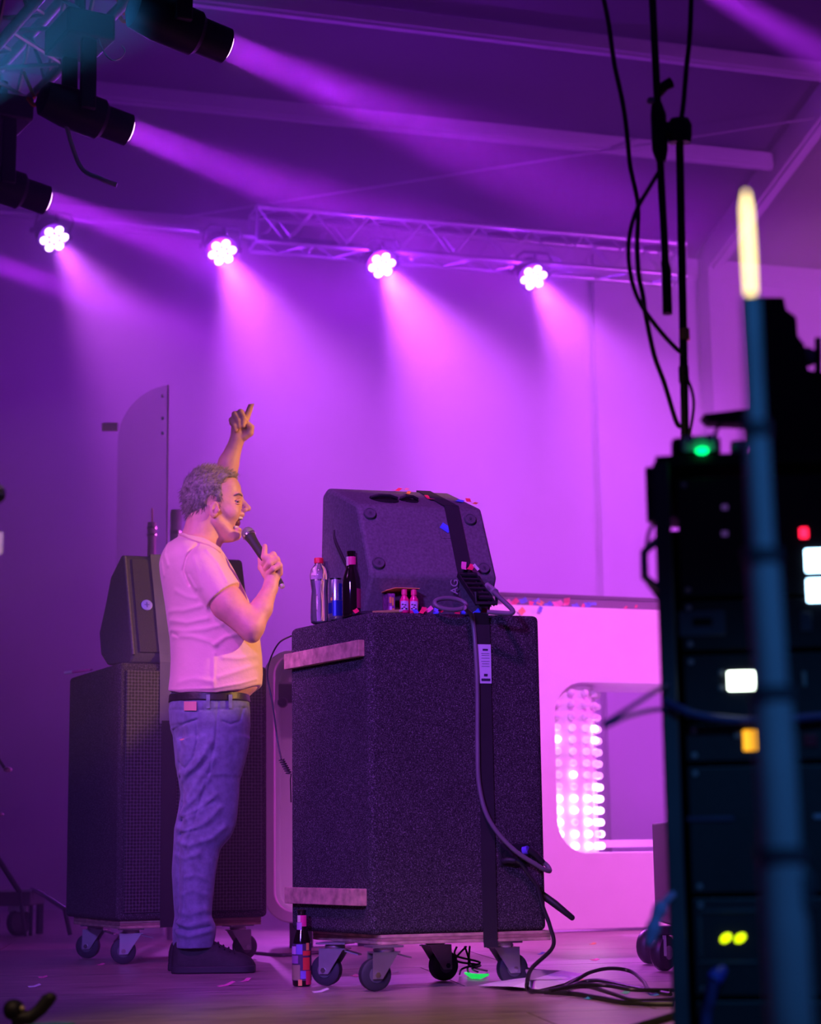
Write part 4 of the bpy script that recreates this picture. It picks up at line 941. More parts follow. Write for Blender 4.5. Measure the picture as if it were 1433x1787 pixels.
# confetti tube behind the far wedge
YC = 9.4
cb = P(265, 968, YC)
t = thing('confetti_cannon', 'slim clear tube with two rings and an orange tip, above the far wedge', 'cannon', (cb.x, cb.y, 0.0))
part('tube', MB().tube([Vector((cb.x, cb.y, 0.10)), Vector((cb.x, cb.y, P(265, 912, YC).z))], 0.022, 14), M('pale tube', (0.5, 0.42, 0.6), 0.3), t)
for py in (922, 934):
    c = P(265, py, YC); part('ring', MB().lathe([(0.026, -0.006), (0.030, -0.004), (0.030, 0.004), (0.026, 0.006)], 18, Matrix.Translation((cb.x, cb.y, c.z))), CHROME, t)
part('tip', MB().tube([Vector((cb.x, cb.y, P(265, 912, YC).z)), Vector((cb.x, cb.y, P(265, 887, YC).z))], 0.0035, 8), M('orange tip', (0.95, 0.55, 0.25), 0.4), t)
for k in range(3):
    q = 2 * PI * k / 3; part('leg', MB().tube([(cb.x, cb.y, 0.18), (cb.x + 0.25 * math.cos(q), cb.y + 0.25 * math.sin(q), 0.012)], 0.009, 8), BLACK_METAL, t)
cb = P(307, 960, YC + 0.3)
t = thing('confetti_cannon', 'wider pale cylinder half hidden behind the singer', 'cannon', (cb.x, cb.y, 0.0))
part('tube', MB().lathe([(0.03, 0.0), (0.03, P(307, 893, YC + .3).z - 0.01), (0.026, P(307, 890, YC + .3).z), (0, P(307, 890, YC + .3).z)], 18, Matrix.Translation((cb.x, cb.y, 0))), M('pale tube', (0.5, 0.42, 0.6), 0.3), t)
part('band', MB().lathe([(0.032, -0.01), (0.032, 0.01)], 18, Matrix.Translation((cb.x, cb.y, P(307, 930, YC + .3).z))), CHROME, t)

# cart and stand legs at the left edge
YD = 10.3
t = thing('equipment_cart', 'low wheeled cart at the left edge of the stage', 'cart', tuple(G(20, 1622)))
pt = P(20, 1568, YD)
part('deck', MB().box((pt.x - 0.22, YD + 0.15, pt.z), (0.66, 0.4, 0.075)), M('cart grey', (0.10, 0.09, 0.10), 0.6), t, bevel=0.006)
part('edge_lip', MB().box((pt.x - 0.22, YD - 0.06, pt.z + 0.042), (0.67, 0.02, 0.012)), ALU, t, smooth=False)
wz = (pt.z - 0.05) / 2
for dx in (0.035, -0.13):
    c = part('caster', MB().box((pt.x + dx, YD + 0.03, pt.z - 0.055), (0.10, 0.08, 0.03)), ALU, t, bevel=0.003)
    part('wheel', MB().lathe([(0.03, -0.02), (wz * 0.92, -0.02), (wz, -0.012), (wz, 0.012), (wz * 0.92, 0.02), (0.03, 0.02)], 22, frame_at((pt.x + dx, YD + 0.03, wz), (0.8, -0.6, 0))), BLACK, c)
for dx in (0.09, -0.5):
    part('rear_leg', MB().tube([(pt.x + dx, YD + 0.32, pt.z - 0.03), (pt.x + dx, YD + 0.32, 0.0)], 0.02, 8), BLACK_METAL, t)
t = thing('stage_tube', 'shiny pink-lit metal tube leaning beside the wheeled cart', 'tube', tuple(G(112, 1622)))
a, b_ = P(55, 1552, YD), P(113, 1586, YD - 0.2)
part('tube', MB().tube(spline([a, a.lerp(b_, .3) + Z * 0.006, a.lerp(b_, .7) + Z * .004, b_], 5), 0.013, 10), CHROME, t)
part('foot', MB().tube([b_, Vector((b_.x + 0.03, b_.y, 0.012))], 0.012, 8), BLACK, t)
part('support', MB().tube([a, Vector((a.x - 0.02, a.y + 0.1, 0.0))], 0.010, 8), BLACK, t)
t = thing('cymbal_stand', 'dark stand with pink-lit wing nuts at the left edge', 'stand', tuple(G(-10, 1640)))
YS = 9.6
part('leg', MB().tube([P(-22, 1470, YS), P(34, 1556, YS)], 0.014, 8), BLACK_METAL, t)
part('leg', MB().tube([P(34, 1556, YS), G(44, 1633)], 0.010, 8), BLACK_METAL, t)
part('leg', MB().tube([P(-22, 1470, YS), G(-60, 1630)], 0.014, 8), BLACK_METAL, t)
part('pole', MB().tube([P(-22, 1470, YS), P(-20, 1300, YS)], 0.014, 8), BLACK_METAL, t)
part('arm', MB().tube([P(-20, 1300, YS), P(8, 1340, YS)], 0.008, 8), BLACK_METAL, t)
NUT = M('wing nut', (0.85, 0.5, 0.7), 0.3, 0.6)
part('wing_nut', MB().ball(P(14, 1343, YS), 0.016, 10, 7, (1.5, 1, .8)), NUT, t); part('wing_nut', MB().ball(P(0, 1421, YS), 0.014, 10, 7, (1.5, 1, .7)), NUT, t)
part('arm', MB().tube([P(-21, 1420, YS), P(-2, 1421, YS)], 0.008, 8), BLACK_METAL, t)

# microphone and note sheet that reach in from the left, close to the camera
YF = 3.6
t = thing('stand_microphone', 'black microphone head blurred at the left edge', 'microphone', tuple(P(-60, 870, YF)))
part('grille', MB().ball(P(-8, 862, YF), 0.020, 18, 12), GRILLE, t)
part('body', MB().tube([P(-14, 862, YF), P(-110, 880, YF)], [0.017, 0.012], 14), BLACK, t)
part('stand', MB().tube([P(-100, 878, YF), Vector((P(-100, 878, YF).x, YF, 0.012))], 0.010, 10), BLACK_METAL, t)
part('stand_base', MB().lathe([(0.12, 0), (0.12, 0.012), (0.02, 0.02), (0, 0.02)], 24, Matrix.Translation((P(-100, 878, YF).x, YF, 0))), BLACK_METAL, t)
part('tag', MB().box(P(-9, 948, YF), (0.03, 0.003, 0.042)), M('pale tag', (0.55, 0.48, 0.5), 0.6), t, smooth=False)
part('tag_wire', MB().tube([P(-9, 940, YF), P(-30, 866, YF)], 0.0015, 6), BLACK, t)
# clamp and green tape at the lower left
YK = 3.9
t = thing('cable_clamp', 'black clamp with two arms lying blurred at the lower left corner', 'clamp', tuple(P(50, 1800, YK)))
part('jaw', MB().ball(P(24, 1762, YK), 0.022, 16, 10, (1, 1, 0.95)), BLACK, t)
part('arm', MB().tube([P(24, 1775, YK), P(52, 1776, YK), P(70, 1762, YK), P(86, 1742, YK)], [0.016, 0.014, 0.013, 0.014], 12), BLACK, t)
part('tip', MB().ball(P(88, 1741, YK), 0.013, 12, 8, (1, 1, .8)), BLACK, t)
part('screw', MB().ball(P(39, 1760, YK - 0.01), 0.006, 10, 6), M('brass screw', (0.7, 0.6, 0.3), 0.35, 0.6), t)
part('stem', MB().tube([P(30, 1775, YK), Vector((P(40, 1790, YK).x, YK, 0.0))], 0.012, 10), BLACK, t)
gt = P(85, 1800, YK + 0.05)
t = thing('green_case', 'green rounded case edge under the clamp at the lower left', 'case', (gt.x, gt.y, 0))
part('shell', MB().lathe([(0.06, 0.0), (0.065, 0.01), (0.062, gt.z - 0.012), (0.045, gt.z + 0.012), (0.0, gt.z + 0.016)], 24, Matrix.Translation((gt.x, gt.y + 0.03, 0))), M('green plastic', (0.01, 0.25, 0.07), 0.45), t)
part('band', MB().lathe([(0.067, gt.z * 0.5 - 0.006), (0.067, gt.z * 0.5 + 0.006)], 24, Matrix.Translation((gt.x, gt.y + 0.03, 0))), BLACK, t)
# light case on wheels behind the rack
YE = 6.75
cx = P(1170, 1600, YE)
t = thing('flight_case', 'dark flight case on wheels half hidden behind the rack', 'case', (cx.x + 0.3, YE, 0))
part('body', MB().box((cx.x + 0.31, YE + 0.26, 0.33), (0.60, 0.5, 0.36)), BLACK, t, bevel=0.008)
for dx in (0.0, 0.55):
    wc = Vector((P(1160, 1650, YE).x + dx, YE + 0.03, 0.062))
    c = part('caster', MB().box(wc + Z * 0.075, (0.09, 0.08, 0.03)), BLACK_METAL, t, bevel=0.003)
    part('wheel', MB().lathe([(0.02, -0.02), (0.055, -0.02), (0.062, -0.01), (0.062, 0.01), (0.055, 0.02), (0.02, 0.02)], 24, frame_at(wc, (0.75, -0.65, 0))), RUBBER, c)
    part('hub', MB().lathe([(0.024, -0.023), (0.024, 0.023)], 14, frame_at(wc, (0.75, -0.65, 0))), STEEL, c)
    wc2 = wc + Vector((0, 0.42, 0)); part('wheel', MB().lathe([(0.055, -0.02), (0.062, -0.01), (0.062, 0.01), (0.055, 0.02)], 20, frame_at(wc2, (0.75, -0.65, 0))), RUBBER, c)
    part('fork', MB().box(wc + Z * 0.03 + Vector((0, -0.03, 0)), (0.012, 0.01, 0.08)), STEEL, c, smooth=False)
# truss clutter: safety wires and clamps on the side truss
for k, (pts, lab) in enumerate([([(172, 68), (180, 88), (192, 103), (203, 105), (214, 98), (218, 88), (212, 80)], 'thin looped safety wire dangling from the side truss'), ([], 'pale cable bent between the beam lamps')]):
    solo('safety_wire', MB().tube(spline([P(a, b__, 7.7) for a, b__ in pts] if k == 0 else [LENSES[1] - BD * 0.30 - Z * 0.07, P(140, 290, 7.9), P(176, 312, 7.85), P(204, 323, 7.85)], 6), [0.003, 0.010][k], 7), [STEEL, M('pale cable', (0.4, 0.35, 0.45), 0.5)][k], lab, 'wire', 'wires on the side truss')
for (px, py), lab in (((217, 32), 'orange strap hook high on the side truss'), ((60, 178), 'orange strap hook low on the side truss')):
    p_ = P(px, py, 7.9); t = thing('strap_hook', lab, 'hook', tuple(p_), group='orange hooks on the side truss')
    part('hook', MB().tube(spline([p_ + Vector((-.03, 0, .02)), p_ + Vector((0, 0, -.015)), p_ + Vector((.03, 0, .01)), p_ + Vector((.012, 0, .035))], 5), 0.009, 8), M('orange strap', (0.75, 0.22, 0.06), 0.5), t)
    part('strap', MB().tube([p_ + Vector((0, 0, 0.02)), p_ + Vector((-.06, 0.05, 0.16))], 0.008, 6), M('orange strap', (0.75, 0.22, 0.06), 0.5), t)
# ------------------------------------------------------------------ equipment rack and stands close to the camera
YR = 3.05
RYAW = -math.atan(0.137)                                 # the rack is turned so that its side wall points away from the lens
_piv = P(1163, 1100, YR); RTm = Matrix.Translation((_piv.x, YR, 0)) @ Matrix.Rotation(RYAW, 4, 'Z') @ Matrix.Translation((-_piv.x, -YR, 0)); RTi = RTm.inverted()
_rn = (RTm.to_3x3() @ Vector((0, 1, 0)))
def rp(px, py, dy=0.0):                                  # in the rack's own unturned frame
    d = ray(px, py); o = RTm @ Vector((_piv.x, YR + dy, 0)); return RTi @ (CAM + d * ((o - CAM).dot(_rn) / d.dot(_rn)))
_before = set(bpy.data.objects)
rl = rp(1174, 1100).x; rr = rl + 0.54; rt = rp(1200, 812).z; rd = 0.62
RK = M('rack laminate', (0.010, 0.009, 0.012), 0.5, var=0.3, vscale=30); PANEL = M('rack panel', (0.016, 0.015, 0.02), 0.45, var=0.2, bump=0.1)
rack = thing('equipment_rack', 'tall black equipment rack with glowing displays at the right edge', 'rack', ((rl + rr) / 2, YR, 0))
xc = (rl + rr) / 2
part('side_wall', MB().box((rl - 0.009, YR + rd / 2, rt / 2 + 0.03), (0.018, rd, rt - 0.06)), RK, rack, smooth=False, bevel=0.002)
part('side_wall', MB().box((rr + 0.009, YR + rd / 2, rt / 2 + 0.03), (0.018, rd, rt - 0.06)), RK, rack, smooth=False, bevel=0.002)
part('top_panel', MB().box((xc, YR + rd / 2, rt + 0.009), (0.576, rd, 0.018)), RK, rack, smooth=False, bevel=0.003)
part('bottom_panel', MB().box((xc, YR + rd / 2, 0.07), (0.576, rd, 0.02)), RK, rack, smooth=False, bevel=0.003)
part('back_panel', MB().box((xc, YR + rd - 0.01, rt / 2 + 0.03), (0.54, 0.016, rt - 0.08)), RK, rack, smooth=False)
for x in (rl - 0.009, rr + 0.009): part('edge_profile', MB().box((x, YR - 0.006, rt / 2 + 0.03), (0.026, 0.02, rt - 0.05)), M('edge aluminium', (0.10, 0.10, 0.12), 0.45, 0.6), rack, bevel=0.003)
for x in (rl + 0.03, rr - 0.03):
    for y in (YR + 0.06, YR + rd - 0.06): part('foot', MB().lathe([(0.03, 0), (0.03, 0.06)], 14, Matrix.Translation((x, y, 0))), BLACK, rack)
# side handle, lit along its rim
hz0, hz1 = rp(1140, 1000).z, rp(1140, 955).z
part('side_handle', MB().tube([(rl - 0.018, YR + 0.05, hz0 - 0.02), (rl - 0.042, YR + 0.05, hz0), (rl - 0.042, YR + 0.05, hz1), (rl - 0.018, YR + 0.05, hz1 + 0.02)], 0.007, 10), CHROME, rack)
part('latch', MB().box((rl - 0.026, YR + 0.02, rp(1140, 860).z), (0.018, 0.03, 0.09)), M('latch dark', (0.05, 0.03, 0.07), 0.4), rack, bevel=0.003)
# devices
def unit(z0, z1, nm='amplifier_unit', lab='black rack unit'):
    zc = (z0 + z1) / 2
    t = thing(nm, lab, 'amplifier', (xc, YR, z0), group='units in the rack')
    part('front_panel', MB().box((xc, YR + 0.006, zc), (0.48 + 0.03, 0.012, z1 - z0 - 0.004)), PANEL, t, smooth=False, bevel=0.002)
    part('chassis', MB().box((xc, YR + 0.22, zc), (0.44, 0.40, z1 - z0 - 0.01)), PANEL, t, smooth=False)
    for s in (-1, 1):
        for zz in (z0 + 0.012, z1 - 0.012): part('screw', MB().lathe([(0.005, 0), (0.004, 0.003), (0, 0.003)], 10, frame_at((xc + s * 0.243, YR, zz), (0, -1, 0))), STEEL, t)
    return t
def lamp_mat(n, c, e): return M(n, c, 0.3, var=0, emis=c, estr=e)
def zz(py): return rp(1290, py).z
def glow(t, nm, px, py, wpx, hpx, mat, dy=-0.0015):
    k = YR / FPX; c = rp(px, py, dy); return part(nm, MB().box(c, (wpx * k, 0.003, hpx * k)), mat, t, bevel=0.002)
t = unit(zz(1040), zz(830), 'power_unit', 'blank black rack unit at the top of the rack')
for py in (885, 931): glow(t, 'indicator', 1265, py, 11, 9, lamp_mat('dim violet lamp', (0.25, 0.1, 0.5), 0.25))
glow(t, 'red_lamp', 1403, 930, 14, 18, lamp_mat('red lamp', (1.0, 0.01, 0.05), 4))
WB = lamp_mat('blue white display', (0.45, 0.75, 1.0), 9)
glow(t, 'display', 1432, 978, 52, 40, WB); glow(t, 'display', 1434, 1030, 50, 40, WB)
t = unit(zz(1135), zz(1045), 'patch_unit', 'grey rack panel with an oval cutout')
glow(t, 'plate', 1225, 1088, 80, 44, M('worn plate', (0.11, 0.10, 0.13), 0.6)); glow(t, 'cutout', 1226, 1085, 34, 14, M('cutout black', (0.002, 0.002, 0.003), 0.9, var=0), -0.004)
glow(t, 'plate', 1407, 1085, 20, 34, M('worn plate', (0.11, 0.10, 0.13), 0.6))
t = unit(zz(1255), zz(1140), 'processor_unit', 'rack unit with a square white display')
glow(t, 'display', 1294, 1188, 46, 32, lamp_mat('white green display', (0.85, 1.0, 0.85), 8))
for py in (1174, 1201): glow(t, 'button', 1259, py, 9, 9, M('pale button', (0.3, 0.32, 0.3), 0.4))
glow(t, 'button', 1404, 1185, 7, 26, M('pale button', (0.3, 0.32, 0.3), 0.4))
t = unit(zz(1330), zz(1260), 'switch_unit', 'rack unit with an amber switch')
glow(t, 'switch', 1309, 1292, 24, 36, lamp_mat('amber switch', (1.0, 0.42, 0.02), 1.6)); glow(t, 'button', 1287, 1282, 11, 11, M('pale button', (0.3, 0.32, 0.3), 0.4))
glow(t, 'red_button', 1415, 1292, 22, 22, M('dull red button', (0.25, 0.01, 0.03), 0.4))
t = unit(zz(1560), zz(1335), 'drawer_unit', 'black rack drawer with a faint grip line')
glow(t, 'grip', 1240, 1429, 80, 8, M('grip dark violet', (0.05, 0.03, 0.08), 0.5)); glow(t, 'grip_end', 1430, 1425, 20, 8, M('grip pale', (0.3, 0.28, 0.36), 0.4))
t = unit(zz(1740), zz(1565), 'amplifier_unit', 'rack amplifier with two yellow-green lamps')
for s in ((1222, 1635, 6, 70), (1270, 1590, 100, 6), (1270, 1680, 100, 6)): glow(t, 'bezel', *s, M('bezel grey', (0.05, 0.05, 0.06), 0.5))
YG = lamp_mat('yellow green lamp', (0.75, 1.0, 0.0), 2.2)
for px in (1267, 1292):
    c = rp(px, 1637, -0.002); part('lamp', MB().ball(c, 0.0095, 12, 8, (1.0, 0.4, 0.62), Matrix.Rotation(-0.6, 3, 'Y')), YG, t)
unit(0.085, zz(1745), 'blank_unit', 'blank panel at the foot of the rack')
t = thing('rack_cable', 'violet plug with a cable hanging from the lowest rack amplifier', 'cable', tuple(rp(1245, 1787)), group='rack cables')
part('plug', MB().tube([rp(1262, 1692, -0.01), rp(1250, 1704, -0.03), rp(1245, 1712, -0.035)], [0.008, 0.013, 0.011], 12), M('violet plug', (0.10, 0.06, 0.42), 0.4), t)
part('lead', MB().tube(spline([rp(1246, 1710, -0.035), rp(1240, 1745, -0.03), rp(1232, 1790, -0.02), Vector((rp(1230, 1790).x, YR - 0.03, 0.01))], 6), 0.009, 10), M('violet lead', (0.06, 0.04, 0.16), 0.5), t)
solo('rack_cable', MB().tube(spline([rp(1158, 1224, -0.02), rp(1190, 1238, -0.03), rp(1215, 1248, -0.03), rp(1270, 1256, -0.02), rp(1330, 1258, -0.02), rp(1440, 1250, -0.015)], 6), 0.007, 9), M('violet lead', (0.06, 0.04, 0.16), 0.5), 'dark cable strung across the rack below the white display', 'cable', 'rack cables')
solo('rack_cable', MB().tube(spline([rp(1152, 905, 0.05), rp(1134, 925, 0.06), rp(1128, 965, 0.06), rp(1128, 1010, 0.06), rp(1140, 1030, 0.06), rp(1150, 1045, 0.05)], 6), 0.0035, 8), RUBBER, 'thin cable bowing out past the rack handle', 'cable', 'rack cables')
solo('rack_cable', MB().tube(spline([RTi @ q_ for q_ in (P(1172, 1192, 3.06), P(1145, 1206, 2.95), P(1110, 1228, 2.85), P(1075, 1250, 2.80), P(1056, 1262, 2.78), P(1060, 1266, 2.78), P(1090, 1252, 2.82), P(1120, 1243, 2.9), P(1150, 1238, 3.0), P(1176, 1240, 3.06))], 6), 0.0035, 8), M('violet lead', (0.06, 0.04, 0.16), 0.5), 'blurred cable loop leaving the rack in front of the booth opening', 'cable', 'rack cables')
# cloth hanging at the rack's lower side
mb = MB(); vs_ = []; cw = [(1160, 1575, 10), (1150, 1590, 12), (1143, 1610, 11), (1138, 1630, 12), (1132, 1650, 10)]
t = thing('cloth_rag', 'lilac cloth strip hanging beside the lower rack wall', 'cloth', tuple(rp(1140, 1655)))
part('cloth', MB().tube(spline([RTi @ P(a, b__, 3.0) for a, b__, c in cw] , 4), [0.004, 0.007, 0.010, 0.011, 0.011, 0.010, 0.009, 0.009, 0.010, 0.011, 0.012, 0.011, 0.010, 0.009, 0.008, 0.007, 0.005], 10), M('lilac cloth', (0.45, 0.32, 0.6), 0.9, bump=0.4, bscale=40), t)
part('knot', MB().tube([RTi @ P(1160, 1575, 3.0), RTi @ P(1175, 1560, 3.04)], 0.006, 8), M('lilac cloth', (0.45, 0.32, 0.6), 0.9), t)

# silver device with green lamp on the rack
t = thing('wireless_receiver', 'silver receiver with a green lamp on top of the rack', 'receiver', tuple(rp(1222, 806, 0.04)))
rz_ = rt + 0.018
def on_top(px, h, dy): p = rp(px, 800, dy); return Vector((p.x, YR + dy, rz_ + h))
part('body', MB().box(on_top(1215, 0.016, 0.045), (0.080, 0.08, 0.030)), BLACK, t, bevel=0.008, bseg=3)
part('front', MB().box(on_top(1222, 0.018, 0.002), (0.058, 0.008, 0.026)), M('pale front', (0.8, 0.8, 0.85), 0.35, 0.2), t, bevel=0.006)
for px in (1206, 1240): part('knob', MB().lathe([(0.007, 0), (0.006, 0.006), (0, 0.006)], 12, frame_at(on_top(px, 0.024, -0.003), (0, -1, 0))), CHROME, t)
part('green_lamp', MB().ball(on_top(1226, 0.003, -0.010), 0.008, 12, 8, (1.3, .6, .75)), lamp_mat('green lamp', (0.0, 1.0, 0.2), 3), t)
t = thing('small_adapter', 'small pale adapter on the rack beside the black monitor', 'adapter', tuple(on_top(1288, 0, 0.1)))
part('body', MB().box(on_top(1288, 0.012, 0.03), (0.022, 0.04, 0.022)), M('lilac plastic', (0.30, 0.22, 0.45), 0.4), t, bevel=0.004)
part('lens', MB().ball(on_top(1288, 0.014, 0.008), 0.008, 10, 7), M('pale lens', (0.5, 0.5, 0.7), 0.2), t)
solo('arched_cable', MB().tube(spline([on_top(1240, 0.008, 0.10), on_top(1250, 0.045, 0.06), on_top(1270, 0.070, 0.05), on_top(1293, 0.066, 0.05), on_top(1306, 0.04, 0.06), on_top(1292, 0.004, 0.08)], 6), 0.0035, 8), RUBBER, 'thin cable arching over the rack top beside the receiver', 'cable', 'rack cables')
for o in list(bpy.data.objects):
    if o not in _before and o.parent is None: o.matrix_world = RTm @ o.matrix_world; WM[o.name] = o.matrix_world.copy()
# black monitor on the rack's right half
YM = 3.16
def mp_(px, py): return P(px, py, YM)
t = thing('console_screen', 'black console housing standing above the rack at the right edge', 'console', (P(1400, 800, YM).x, YM, rt + 0.019))
ol = [mp_(1306, 862), mp_(1306, 700), mp_(1296, 518), mp_(1368, 518), mp_(1372, 540), mp_(1390, 552), mp_(1392, 585), mp_(1404, 600), mp_(1410, 645), mp_(1440, 650), mp_(1560, 655), mp_(1560, 862)]
for q_ in (ol[0], ol[-1]): q_.z = rt + 0.019
part('housing', MB().prism(ol, (0, 0, 0), (0.034, 0.16, 0)), RK, t, bevel=0.004)
part('shelf_arm', MB().prism([mp_(1228, 722), mp_(1310, 712), mp_(1310, 738), mp_(1240, 735)], (0, 0, 0), (0, 0.05, 0)), RK, t, bevel=0.002)
part('knob', MB().ball(mp_(1420, 610) + Vector((0, 0.05, 0)), 0.017, 14, 9, (1, .8, 1)), M('lilac knob', (0.45, 0.3, 0.42), 0.5), t)
part('knob_post', MB().tube([mp_(1428, 590), mp_(1428, 660)], 0.006, 8), BLACK, t)

# telescopic pole close to the camera
YP = 1.75
PT = M('satin pole', (0.34, 0.36, 0.40), 0.4, 0.2, bump=0.05)
pole = thing('light_stand', 'thick telescopic pole lit blue, blurred in front of the rack', 'stand', tuple(P(1372, 2200, YP)))
stages = [((1310, 520), (1320, 760), 0.0085), ((1319, 740), (1332, 980), 0.0115), ((1331, 960), (1348, 1220), 0.0150), ((1347, 1200), (1364, 1500), 0.0180), ((1363, 1480), (1400, 2150), 0.0205)]
for (a, b__, r_) in stages: part('pole_section', MB().tube([P(*a, YP), P(*b__, YP)], r_, 18), PT, pole)
for (px, py), r_ in (((1319, 750), 0.0135), ((1331, 970), 0.017), ((1347, 1210), 0.02), ((1364, 1490), 0.023)):
    part('collar', MB().tube([P(px, py - 12, YP), P(px + 1, py + 12, YP)], r_, 18), M('pole collar', (0.05, 0.055, 0.07), 0.4), pole)
part('clamp', MB().box(P(1385, 1555, YP), (0.03, 0.03, 0.035)), M('pole collar', (0.05, 0.055, 0.07), 0.4), pole, bevel=0.004)
pb_ = P(1400, 2150, YP)
part('base', MB().lathe([(0.13, 0.0), (0.13, 0.015), (0.03, 0.03), (0.024, max(0.05, pb_.z + 0.01)), (0, max(0.05, pb_.z + 0.01))], 28, Matrix.Translation((pb_.x, pb_.y, 0))), BLACK_METAL, pole)
glint_root = thing('glint_rod', 'glowing yellow rod standing in for a warm glint on top of the blue-lit pole', 'rod', tuple(P(1311, 525, YP)))
part('tube', MB().tube([P(1311, 522, YP), P(1307, 440, YP), P(1303, 362, YP), P(1302, 335, YP)], [0.0042, 0.0048, 0.0042, 0.0015], 14), M('warm glint', (1.0, 0.85, 0.4), 0.3, var=0, emis=(1.0, 0.72, 0.22), estr=3.5), glint_root)  # emissive rod in place of a warm reflection on the pole
part('glint_rod_foot', MB().tube([P(1312, 530, YP), P(1311, 516, YP)], 0.0062, 14), M('pole collar', (0.05, 0.055, 0.07), 0.4), glint_root)

# microphone boom stand
YS = 4.1
ms = thing('microphone_stand', 'black microphone boom stand rising behind the rack', 'stand', tuple(Vector((P(1196, 780, YS).x, YS, 0))))
bt_ = P(1196, 780, YS); foot = Vector((bt_.x + 0.012, YS, 0.0))
part('upright', MB().tube([P(1186, 232, YS), bt_, foot + Z * 0.03], 0.0092, 12), BLACK_METAL, ms)
part('boom', MB().tube([P(1136, -60, YS), P(1148, 190, YS), P(1152, 275, YS), P(1162, 470, YS)], 0.0085, 12), BLACK_METAL, ms)
part('counterweight', MB().tube([P(1160, 455, YS), P(1163, 470, YS), P(1165, 548, YS)], [0.009, 0.011, 0.011], 12), BLACK, ms)
part('clutch', MB().tube([P(1146, 180, YS), P(1149, 200, YS), P(1152, 262, YS), P(1154, 282, YS)], [0.012, 0.018, 0.018, 0.011], 14), BLACK, ms)
part('joint', MB().tube([P(1150, 228, YS), P(1184, 228, YS)], 0.020, 14), BLACK, ms)
part('joint_cap', MB().lathe([(0.026, -0.025), (0.028, -0.01), (0.028, 0.015), (0.02, 0.03), (0, 0.03)], 18, frame_at(P(1186, 230, YS), _u)), BLACK, ms)
part('wing_screw', MB().tube([P(1150, 165, YS), P(1160, 150, YS - 0.02), P(1172, 144, YS - 0.02)], [0.008, 0.012, 0.013], 12), BLACK, ms)
part('wing_screw', MB().ball(P(1136, 176, YS - 0.01), 0.009, 12, 8), M('violet screw', (0.35, 0.2, 0.4), 0.35), ms)
part('height_sleeve', MB().tube([P(1193, 640, YS), P(1194, 668, YS)], 0.0115, 12), BLACK, ms)
part('brass_ring', MB().tube([P(1194, 574, YS), P(1195, 594, YS)], 0.0118, 12), M('brass', (0.85, 0.55, 0.12), 0.25, 0.9), ms)
for k in range(3):
    q = 2 * PI * k / 3 + 0.5; part('leg', MB().tube([foot + Z * 0.10, foot + Vector((0.30 * math.cos(q), 0.30 * math.sin(q), 0.012))], 0.009, 10), BLACK_METAL, ms)
def cl_(name, lab, pts, r_, Y=YS): solo(name, MB().tube(spline([P(a, b__, Y) for a, b__ in pts], 8), r_, 9), RUBBER, lab, 'cable', 'microphone stand cables')
cl_('microphone_cable', 'black cable falling from the top edge left of the boom, looping back to the stand', [(1050, -20), (1062, 40), (1072, 110), (1086, 175), (1094, 230), (1100, 290), (1112, 345), (1114, 375), (1112, 430), (1115, 480), (1122, 515), (1128, 555), (1142, 620), (1160, 670), (1180, 735), (1190, 745)], 0.0055)
cl_('microphone_cable', 'black cable falling from the top edge right of the boom', [(1207, -20), (1204, 60), (1198, 120), (1193, 180), (1188, 215)], 0.0058)
cl_('microphone_cable', 'black cable sagging from the clutch and back to the upright', [(1150, 300), (1135, 325), (1112, 365), (1100, 405), (1097, 445), (1103, 490), (1118, 530), (1150, 575), (1180, 608), (1192, 616)], 0.005, YS - 0.03)
cl_('microphone_cable', 'thin cable hugging the upright above the receiver', [(1197, 655), (1207, 680), (1211, 705), (1207, 740), (1200, 775)], 0.0035, YS - 0.02)
